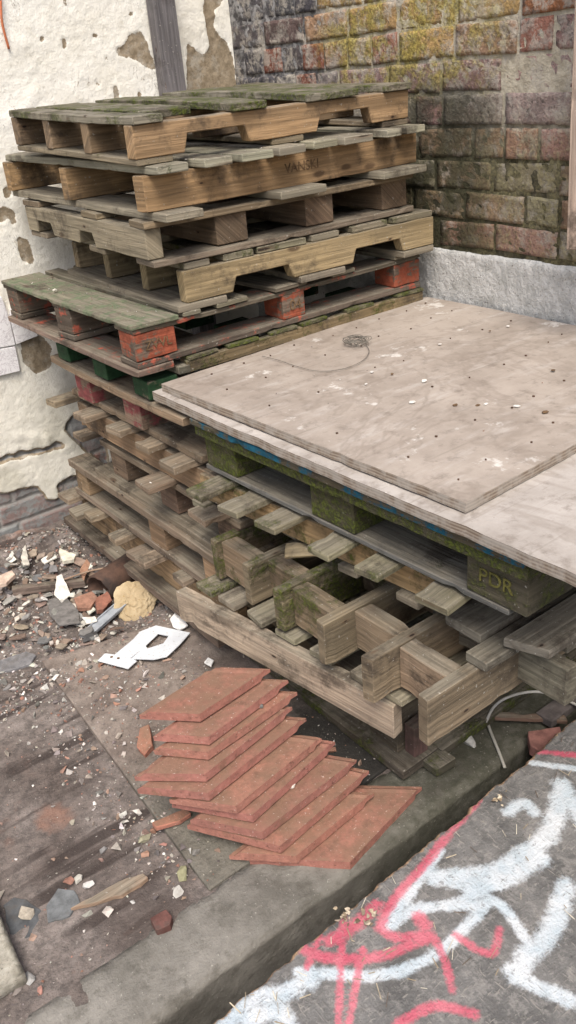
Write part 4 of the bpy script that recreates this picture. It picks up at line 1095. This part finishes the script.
    c = N.mix(N.ramp(N.noise(P, 75, 6, .75), .56, .66, 0, .6), c, (.13, .12, .11))
    en = N.math('ADD', s.outputs[2], k)
    c = N.mix(N.ramp(en, .42, .62), c, N.mix(N.ramp(n2, .35, .65), (.16, .10, .06), (.40, .27, .165)))
    N.l(c, b.inputs['Base Color'])
    N.bump(b, N.math('ADD', N.math('ADD', n2, n3), N.math('MULTIPLY', N.math('MAXIMUM', scr, scr2), .8)), .8, .004); b.inputs['Roughness'].default_value = .75
    root = empty('graffiti_board', (.6, .3, 0), 'dark worn board sprayed with white and red graffiti, in front', 'board')
    V2 = [(x-.6, y-.3, z) for x, y, z in V]
    mk('board_face', V2, F, m, root, None, cols, True)
    quadbox('supporting_wall', x0+.02-.6, x1-.02-.6, -.25-.3, e0.y-.06-.3, -.4, zt-.012, SOIL, root, bev=0)
    return zt, edge_y
ZT, edge_y = graffiti()
V, F, C = [], [], []
for k in range(130):
    x = random.uniform(.2, 1.5); y = edge_y(x)-abs(random.gauss(0, .2))-.008; a = random.gauss(.9, .7); L = random.uniform(.005, .026); w = random.uniform(.0003, .0008)
    d = Vector((math.cos(a), math.sin(a), random.uniform(-.05, .1))); n_ = Vector((-d.y, d.x, 0))*w; c = Vector((x, y, ZT+.004))
    o = len(V); t = random.choice([(.45, .38, .27), (.3, .24, .16), (.55, .5, .4), (.12, .09, .07)])
    for p_ in (c-d*L/2-n_, c-d*L/2+n_, c+d*L/2+n_, c+d*L/2-n_): V += [p_, p_+Vector((0, 0, .0008))]; C += [(*t, 0)]*2
    F += [(o+1, o+3, o+5, o+7), (o, o+1, o+7, o+6), (o+2, o+3, o+1, o), (o+4, o+5, o+3, o+2), (o+6, o+7, o+5, o+4)]
tag(mk('straw_litter', V, F, STONE, None, None, C), 'dry straw and wood splinters strewn over the graffiti board', 'straw', kind='stuff')
for px, r in (((345, 918), .016), ((368, 918), .020), ((499, 800), .014)):
    V, F, C = [], [], []
    c = at(*px, ZT+.006)
    for k in range(14):
        v_, f_ = rock_vf(c+Vector((random.gauss(0, r*.4), random.gauss(0, r*.4), random.uniform(0, .006))), r*random.uniform(.2, .45), .5, 8)
        o = len(V); V += v_; F += [tuple(i+o for i in f) for f in f_]; C += [(*random.choice([(.35, .28, .19), (.45, .38, .28), (.2, .15, .1)]), 0)]*len(v_)
    o = mk('wood_crumbs', V, F, STONE, None, None, C); tag(o, 'crumbled clump of rotten wood on the graffiti board', 'wood crumbs', 'crumbs on the graffiti board')

# ------------------------------------------------------------------ RIGHT CORNER: stone, stick, cable, brick bit
o = rock('pebble', at(468, 739, .014), .026, .45, (.34, .33, .30)); tag(o, 'single pale grey stone on the mossy kerb beside the pallet', 'stone')
o = tube('cable', smooth_pts([at(486, 722, .03), at(493, 708, .06), at(504, 699, .08), at(522, 693, .09), at(541, 692, .09), at(562, 698, .06), at(590, 712, .02)], 6), .0032, simple('pale_cable', (.33, .31, .27), (.42, .4, .36)))
tag(o, 'pale thin cable curving over the kerb at the right', 'cable')
o = tube('twig', smooth_pts([at(486, 719, .012), at(492, 735, .010), at(499, 752, .009), at(505, 768, .0)], 5), .0034, simple('pale_twig', (.3, .28, .24), (.4, .38, .33)))
tag(o, 'pale bent wire hanging down over the kerb edge', 'wire')
q0_, q1_ = at(462, 716, .02), at(566, 721, .02); cc_ = (q0_+q1_)/2; L_ = (q1_-q0_).length
o = board('wooden_batten', None, -L_/2, L_/2, -.009, .009, -.006, .006, 'x', tint=(.22, .13, .09), moss=0); o.location = cc_+Vector((0, 0, .004)); o.rotation_euler = (0, 0, math.atan2((q1_-q0_).y, (q1_-q0_).x))
tag(o, 'thin brown batten lying across the kerb at the right', 'batten')
chunk([(528, 731), (560, 726), (565, 742), (540, 752), (530, 745)], .03, .028, 'dull red brick piece half hidden behind the graffiti board', (.25, .12, .10), 'brick_piece')
chunk([(536, 712), (566, 690), (580, 700), (552, 722)], .035, .02, 'dark flat board scrap behind the brown batten', (.10, .085, .08), 'board_scrap')

# ------------------------------------------------------------------ DEBRIS in the yard
def gz(x, y): return max(yard_z(x, y), .012 if (y < 1.84 and x > .42+.0*y and in_slab(x, y)) else -9)
def in_slab(x, y):
    a, b_ = sl_pts[1], sl_pts[0]
    xe = a.x+(b_.x-a.x)*(y-a.y)/(b_.y-a.y); return x > xe and y > 1.0 and y < (b_.y if x < .6 else 1.84)
def onground(px, py, up=0.):
    p = at(px, py, 0)
    for _ in range(6): p = at(px, py, gz(p.x, p.y)+up)
    return p
# cut sheet metal piece
def z3(pts): return [(60+a/4.114, 550+b_/4.114) for a, b_ in pts]
MET = simple('pale_painted_metal', (.50, .52, .54), (.62, .64, .65), 9, .25, 50, .5, .4, .002, (.3, .27, .22))
root = empty('metal_cutout', at(150, 640, .02), 'pale grey sheet metal cut-out with a diamond hole on the ground', 'metal sheet')
bm = bmesh.new()
outer = z3([(155, 455), (185, 425), (225, 430), (300, 368), (330, 335), (395, 310), (535, 340), (493, 388), (470, 415), (440, 438), (385, 450), (293, 447), (316, 456), (280, 488)])
hole = z3([(352, 394), (404, 344), (447, 353), (425, 384), (440, 388), (360, 405)])
zz = .026
P1 = z3([(155, 455), (185, 425), (225, 430), (300, 368), (330, 335), (395, 310), (404, 344), (352, 394), (290, 445), (316, 456), (280, 488)])
P2 = z3([(395, 310), (535, 340), (493, 388), (425, 384), (447, 353), (404, 344)])
P3 = z3([(493, 388), (440, 438), (385, 450), (293, 447), (352, 394), (360, 405), (425, 384)])
for i, PP in enumerate((P1, P2, P3)):
    o = poly_plate(('strip', 'corner_piece', 'curved_piece')[i], [at(x, y, zz+i*.0012) for x, y in PP], .0022, MET, bev=0)
    o.parent = root; o.location = o.location-root.location
for q in ((212, 440), (420, 318), (240, 445)):
    x, y = z3([q])[0]; flat_disc('screw_hole', at(x, y, zz+.0004)-root.location, .004, INK, root, .0006)
# yellow crumpled foam
c = onground(136, 604, .02); bm = bmesh.new(); bmesh.ops.create_icosphere(bm, subdivisions=5, radius=1)
for v in bm.verts:
    q = v.co.copy(); k = 1+.28*noise.noise(q*1.6)+.13*noise.noise(q*4)
    rdg = (1-abs(noise.noise(q*3.1+Vector((4, 4, 4)))))**5*.16 + (1-abs(noise.noise(q*6+Vector((1, 2, 4)))))**4*.06
    v.co = Vector((q.x*.060*k, q.y*.055*k, q.z*.011*(k+rdg*2.2)))
me = bpy.data.meshes.new('foam_lump'); bm.to_mesh(me); bm.free(); fm = simple('yellow_foam', (.33, .25, .145), (.47, .375, .24), 14, .6, 70, .9, .1, .004, (.3, .2, .08)); me.materials.append(fm)
o = link(bpy.data.objects.new('foam_lump', me)); o.location = c+Vector((0, 0, .012)); o.rotation_euler = (R(34), R(-30), R(20)); tag(o, 'crumpled yellow foam lump beside the bottom pallet', 'foam')
# rusty pipe
def pipe():
    a = onground(98, 590, .04); d = Vector((.9, .32, -.02)).normalized(); n = 24; V, F = [], []
    s1 = d.cross(Vector((0, 0, 1))).normalized(); s2 = s1.cross(d)
    ro_, ri_ = .046, .040
    for t, rr in ((.0, ri_), (0., ro_), (.05, ro_), (.12, ro_), (.24, ro_), (.24, ri_), (.12, ri_)):
        for k in range(n):
            an = 6.283*k/n; j = 1+.03*noise.noise(Vector((k*.9, t*20, rr*40))); jag = (.012*noise.noise(Vector((k*.7, 4, 4))) if t == 0 else 0)
            V.append(a+d*(t+jag)+(s1*math.cos(an)+s2*math.sin(an))*rr*j)
    rings = 7
    for i in range(rings):
        for k in range(n):
            j = (k+1) % n; i2 = (i+1) % rings; F.append((i*n+k, i2*n+k, i2*n+j, i*n+j))
    c_ = sum(V, Vector())/len(V)
    o = mk('rusty_pipe', [v-c_ for v in V], F, simple('rusted_iron', (.035, .026, .022), (.105, .06, .042), 18, .6, 80, .85), smooth=True, loc=c_)
    tag(o, 'short rusty brown pipe with its open end by the bottom pallet', 'pipe')
pipe()
# grey metal channel
q0_, q1_ = onground(92, 632, .012), onground(126, 600, .03); L_ = (q1_-q0_).length
ch = bmesh.new()
o = board('metal_channel', None, -L_/2-.03, L_/2+.03, -.016, .016, -.003, .003, 'x', mat=simple('dull_aluminium', (.2, .215, .23), (.34, .36, .38), 25, .3, 60, .5, .5), tint=(.2, .2, .2)); 
o.location = (q0_+q1_)/2; o.rotation_euler = (0, -.08, math.atan2((q1_-q0_).y, (q1_-q0_).x))
tag(o, 'grey metal channel strip poking out from under the yellow foam', 'metal strip')
for s in (-1, 1):
    f = board('flange', o, -L_/2-.03, L_/2+.03, s*.016-.002, s*.016+.002, .003, .008, 'x', mat=o.data.materials[0])
# dark post stub end
o = rock('rubber_stub', onground(90, 637, .015), .034, .5, (.06, .058, .056)); tag(o, 'dark grey rubbery stub at the end of the metal channel', 'stub')
# brown batten in rubble and long stick
q0_, q1_ = onground(13, 592, .016), onground(86, 583, .02); L_ = (q1_-q0_).length
o = board('rubble_batten', None, -L_/2, L_/2, -.012, .012, -.012, .012, 'x', tint=(.20, .15, .12), moss=0, chip=.008); o.location = (q0_+q1_)/2+Vector((0, 0, .004)); o.rotation_euler = (0, 0, math.atan2((q1_-q0_).y, (q1_-q0_).x)); tag(o, 'dark brown batten lying in the rubble left of the pipe', 'batten')
o = tube('stick', smooth_pts([onground(63, 580, .045), onground(90, 571, .06), onground(113, 567, .07)], 5), [.003]*11, simple('stick_bark', (.2, .13, .09), (.28, .2, .14)), seg=6); tag(o, 'thin reddish stick lying across the rusty pipe', 'stick')
# splintered lath, slates
def flat(name, pts, th, tint, label, cat, up=.008, mat=None, jag=.002, tilt=(0, 0), group=None):
    z = onground(*pts[0]).z+up
    o = poly_plate(name, [at(x, y, z) for x, y in pts], th, mat or STONE, None, tint, .0, bev=.001, jag=jag); o.rotation_euler = (*tilt, 0)
    return tag(o, label, cat, group)
flat('wood_splinter', [(70, 908), (84, 900), (108, 887), (126, 878), (143, 873), (148, 877), (140, 884), (122, 895), (105, 899), (88, 904)], .010, (.40, .27, .18), 'long splintered piece of pale wood on the yard floor', 'wood splinter', .012, mat=WOOD)
flat('slate_piece', [(3, 905), (14, 897), (26, 899), (43, 912), (44, 922), (38, 934), (22, 940), (10, 934)], .006, (.085, .088, .09), 'dark broken slate next to the pale slab', 'slate', .006)
flat('slate_piece', [(46, 906), (58, 888), (74, 890), (80, 902), (70, 915), (48, 922)], .006, (.13, .135, .135), 'grey broken slate touching the pale wood splinter', 'slate', .006)
flat('slate_piece', [(-6, 668), (0, 660), (26, 651), (36, 655), (30, 664), (10, 670), (-8, 674)], .008, (.16, .155, .155), 'grey slate lying at the left edge of the yard', 'slate', .010)
flat('slate_piece', [(48, 600), (64, 595), (78, 610), (80, 622), (60, 625), (50, 615)], .006, (.15, .14, .13), 'flat grey slate below the white shard in rubble', 'slate', .012)
WH = (.66, .63, .56)
flat('plaster_shard', [(56, 582), (61, 579), (71, 590), (63, 597), (55, 594)], .006, WH, 'white pointed plaster shard standing by the pipe mouth', 'plaster shard', .03, tilt=(.5, .2))
flat('plaster_shard', [(41, 560), (54, 552), (57, 556), (45, 563)], .006, WH, 'long white plaster shard near the top of rubble', 'plaster shard', .03, tilt=(.15, .1))
flat('plaster_shard', [(59, 553), (60, 550), (76, 553), (74, 557), (63, 560)], .014, (.6, .56, .45), 'cream plaster lump against the wall foot', 'plaster shard', .035, tilt=(.2, .1))
flat('plaster_shard', [(-2, 576), (12, 570), (15, 574), (6, 583), (-4, 585)], .012, (.50, .38, .30), 'pinkish plaster piece at the left edge of the rubble', 'plaster shard', .03)
flat('plaster_shard', [(21, 557), (25, 548), (30, 560), (24, 562)], .008, (.45, .42, .36), 'narrow pale shard at the wall foot', 'plaster shard', .03, tilt=(.4, .2))
flat('china_shard', [(170, 620), (176, 613), (184, 616), (188, 623), (180, 628), (173, 626)], .006, (.72, .71, .68), 'white china shard beside the pallet and metal cut-out', 'china shard', .02, tilt=(.2, .1))
flat('china_shard', [(204, 662), (208, 657), (214, 660), (211, 666)], .005, (.72, .71, .68), 'little white china shard above the topmost roof tile', 'china shard', .016)
flat('china_shard', [(82, 617), (95, 616), (97, 620), (86, 623)], .006, (.68, .64, .57), 'white flat shard below the brick fragments by the pipe', 'china shard', .03)
flat('brick_piece', [(74, 599), (92, 592), (98, 597), (90, 606), (78, 607)], .014, (.27, .145, .10), 'flat red brick piece in front of the rusty pipe', 'brick piece', .03, tilt=(.15, 0))
flat('brick_piece', [(96, 600), (107, 592), (112, 598), (104, 607), (98, 609)], .018, (.25, .11, .075), 'broken rust red brick corner at the pipe mouth', 'brick piece', .04, tilt=(.3, .2))
flat('brick_piece', [(80, 571), (86, 562), (90, 564), (85, 576)], .01, (.30, .17, .11), 'small upright brick sliver left above the pipe', 'brick piece', .04, tilt=(.5, .2))
flat('brick_piece', [(150, 918), (166, 909), (172, 916), (170, 924), (156, 930)], .024, (.12, .055, .045), 'dark red brick fragment near the kerb', 'brick piece', .02)
for px, r, t, lb in (((183, 873), .021, (.20, .19, .11), 'mossy yellow green stone at the slab edge'), ((145, 838), .018, (.27, .25, .17), 'yellowish stone lying between gravel and roof tiles'), ((178, 892), .015, (.38, .36, .32), 'pale grey stone just below the mossy yellow one'),
                     ((88, 885), .015, (.42, .40, .37), 'pale stone right of the grey slates'), ((78, 879), .014, (.46, .44, .38), 'white crumbly stone above the grey slates'), ((103, 850), .012, (.2, .19, .18), 'grey stone in the gravel under the tiles'), ((117, 848), .015, (.30, .27, .23), 'brownish angular stone left of the lath'),
                     ((196, 852), .011, (.2, .19, .17), 'round grey pebble on the slab under the tiles'), ((27, 912), .018, (.32, .28, .22), 'crumbly mortar lump on the dark slate'), ((74, 556), .022, (.30, .28, .24), 'grey lump at the wall foot by the bottom pallet'), ((20, 596), .018, (.33, .29, .25), 'round stone in the rubble under the batten'), ((29, 978), .015, (.3, .29, .27), 'stone touching the corner of the pale slab')):
    o = rock('stone', onground(*px, r*.35), r, .62, t, 16); tag(o, lb, 'stone')
# countable rubble by kind
KINDS = [('rubble_shard', 'grey slate shard in the rubble at the foot of the wall', 'shard', 'grey rubble shards', [(.17, .165, .16), (.13, .125, .12), (.23, .22, .20)], 44),
         ('rubble_shard', 'brown earthy shard in the rubble at the foot of the wall', 'shard', 'brown rubble shards', [(.22, .165, .13), (.28, .22, .17), (.17, .12, .09)], 44),
         ('rubble_shard', 'pale plaster chip in the rubble at the foot of the wall', 'shard', 'pale rubble chips', [(.5, .46, .39), (.56, .53, .47), (.42, .39, .34)], 34)]
for nm, lb, ct, gp, tints, cnt in KINDS:
    for _ in range(cnt):
        while True:
            px, py = random.uniform(-5, 120), random.uniform(545, 650)
            if py > 549+max(0, (px-40))*.28 and py < 655-px*.15: break
        p_ = onground(px, py, random.uniform(.004, .028))
        shard(nm, p_, random.uniform(.010, .030 if 'pale' not in gp else .022), random.uniform(.003, .008), jit(random.choice(tints), .15), lb, ct, gp, random.choice([4, 5, 6]), el=random.uniform(.4, .9), tilt=.4)
# gravel and grit: countless
def dens(x, y):
    if y < 1.015: return .0
    edge = sl_pts[1].x+(sl_pts[0].x-sl_pts[1].x)*(y-sl_pts[1].y)/(sl_pts[0].y-sl_pts[1].y)
    d = .10 + .9*math.exp(-((x-edge+.035)/.045)**2)*(y < 1.75)*(1.0 if y > 1.1 else .5)
    if y > 1.75: d = max(d, .85 if x < .95 else .3)
    if .45 < x < .8 and 1.42 < y < 1.85: d = max(d, .55)
    if x > .95: d *= .4
    return d*(.35+1.3*max(0, .5+fbm(x, y, 9, 3, 8.)))
V, F, C = [], [], []
PAL = [(.30, .27, .24), (.22, .19, .17), (.40, .37, .33), (.16, .14, .13), (.25, .17, .13), (.52, .49, .44), (.28, .15, .11), (.12, .11, .10), (.34, .30, .25)]
cnt = 0
while cnt < 8500:
    x, y = random.uniform(-.25, 1.2), random.uniform(1.015, 2.55)
    if random.random() > dens(x, y): continue
    r = min(.015, (.0022 if y < 1.75 or x > .9 else .0034)*random.paretovariate(1.9)); v_, f_ = rock_vf((x, y, gz(x, y)+r*.25), r, random.uniform(.3, .8), 7)
    o = len(V); V += v_; F += [tuple(i+o for i in f) for f in f_]; C += [(*jit(random.choice(PAL), .2), 0)]*len(v_); cnt += 1
tag(mk('gravel', V, F, STONE, None, None, C), 'loose gravel and grit spread over the yard floor', 'gravel', kind='stuff')
# crumbs of wood and mortar on the pallet tops
V, F, C = [], [], []
for _ in range(120):
    q = random.choice([(.84, .93, 1.75, 2.45, .868), (.86, .94, 1.5, 2.3, .2335), (.84, .95, 1.6, 2.45, .079), (.93, 1.68, 1.655, 1.69, 1.186), (.9, 1.7, .85, 1.65, .7345)])
    x, y = random.uniform(q[0], q[1]), random.uniform(q[2], q[3]); r = random.uniform(.0012, .0035)
    v_, f_ = rock_vf((x, y, q[4]+r*.3), r, .6, 7); o = len(V); V += v_; F += [tuple(i+o for i in f) for f in f_]; C += [(*random.choice(PAL[:6]), 0)]*len(v_)
tag(mk('crumbs', V, F, STONE, None, None, C), 'tiny crumbs of mortar scattered on pallets and boards', 'crumbs', kind='stuff')
p_ = at(62, 287, .870)
o = rock('stone', at(55, 290, .874), .009, .6, (.5, .47, .4)); tag(o, 'single pale stone lying on the green grey pallet board', 'stone')
# white paper scrap stuck on the dark block
pts = [Vector(v) for v in ()]
c = at_x(157, 484, .832)
pts = [(0, 0, 0), (.0, -.032, .006), (0, -.036, .030), (0, -.018, .036), (0, .002, .030), (0, .008, .012)]
o = mk('paper_scrap', [Vector(v) for v in pts]+[Vector(v)+Vector((-.0025, 0, 0)) for v in pts], [(0, 1, 2, 3, 4, 5)[::-1], (6, 7, 8, 9, 10, 11)]+[(k, (k+1) % 6, 6+(k+1) % 6, 6+k) for k in range(6)], simple('white_scrap', (.62, .6, .56), (.72, .7, .66), 50))
o.location = c+Vector((-.004, .012, -.018)); o.rotation_euler = (0, R(-25), 0); tag(o, 'torn white scrap caught on the lower pallets', 'scrap')

# ------------------------------------------------------------------ LIGHT, WORLD, CAMERA
w = bpy.data.worlds.new('World'); sc.world = w; w.use_nodes = True
nt = w.node_tree; bg = nt.nodes['Background']
sky = nt.nodes.new('ShaderNodeTexSky'); sky.sky_type = 'NISHITA'; sky.sun_disc = False
SUN_EL, SUN_AZ = R(58), R(215)       # azimuth measured clockwise from +Y
sky.sun_elevation = SUN_EL; sky.sun_rotation = SUN_AZ; sky.air_density = 1.0; sky.dust_density = 4.0; sky.ozone_density = 1.0
nt.links.new(sky.outputs[0], bg.inputs[0]); bg.inputs[1].default_value = .105
sl_ = bpy.data.lights.new('sun', 'SUN'); sl_.energy = 1.5; sl_.angle = R(28); sl_.color = (1, .97, .92)
so = link(bpy.data.objects.new('sun', sl_))
dv = Vector((math.sin(SUN_AZ)*math.cos(SUN_EL), math.cos(SUN_AZ)*math.cos(SUN_EL), math.sin(SUN_EL)))
so.rotation_euler = dv.to_track_quat('Z', 'Y').to_euler()
cam = bpy.data.cameras.new('camera'); co = link(bpy.data.objects.new('camera', cam))
m = Matrix((Vector(CR), Vector(CU), -Vector(CF))).transposed().to_4x4(); m.translation = Vector(CAM); co.matrix_world = m
cam.sensor_fit = 'VERTICAL'; cam.sensor_height = 24; cam.lens = FPX/1024*24; cam.clip_start = .02; cam.clip_end = 200
sc.camera = co
vs = sc.view_settings; vs.view_transform = 'Standard'; vs.look = 'None'; vs.gamma = 1; vs.use_curve_mapping = False; vs.exposure = 1.15
sc.render.resolution_x = 576; sc.render.resolution_y = 1024
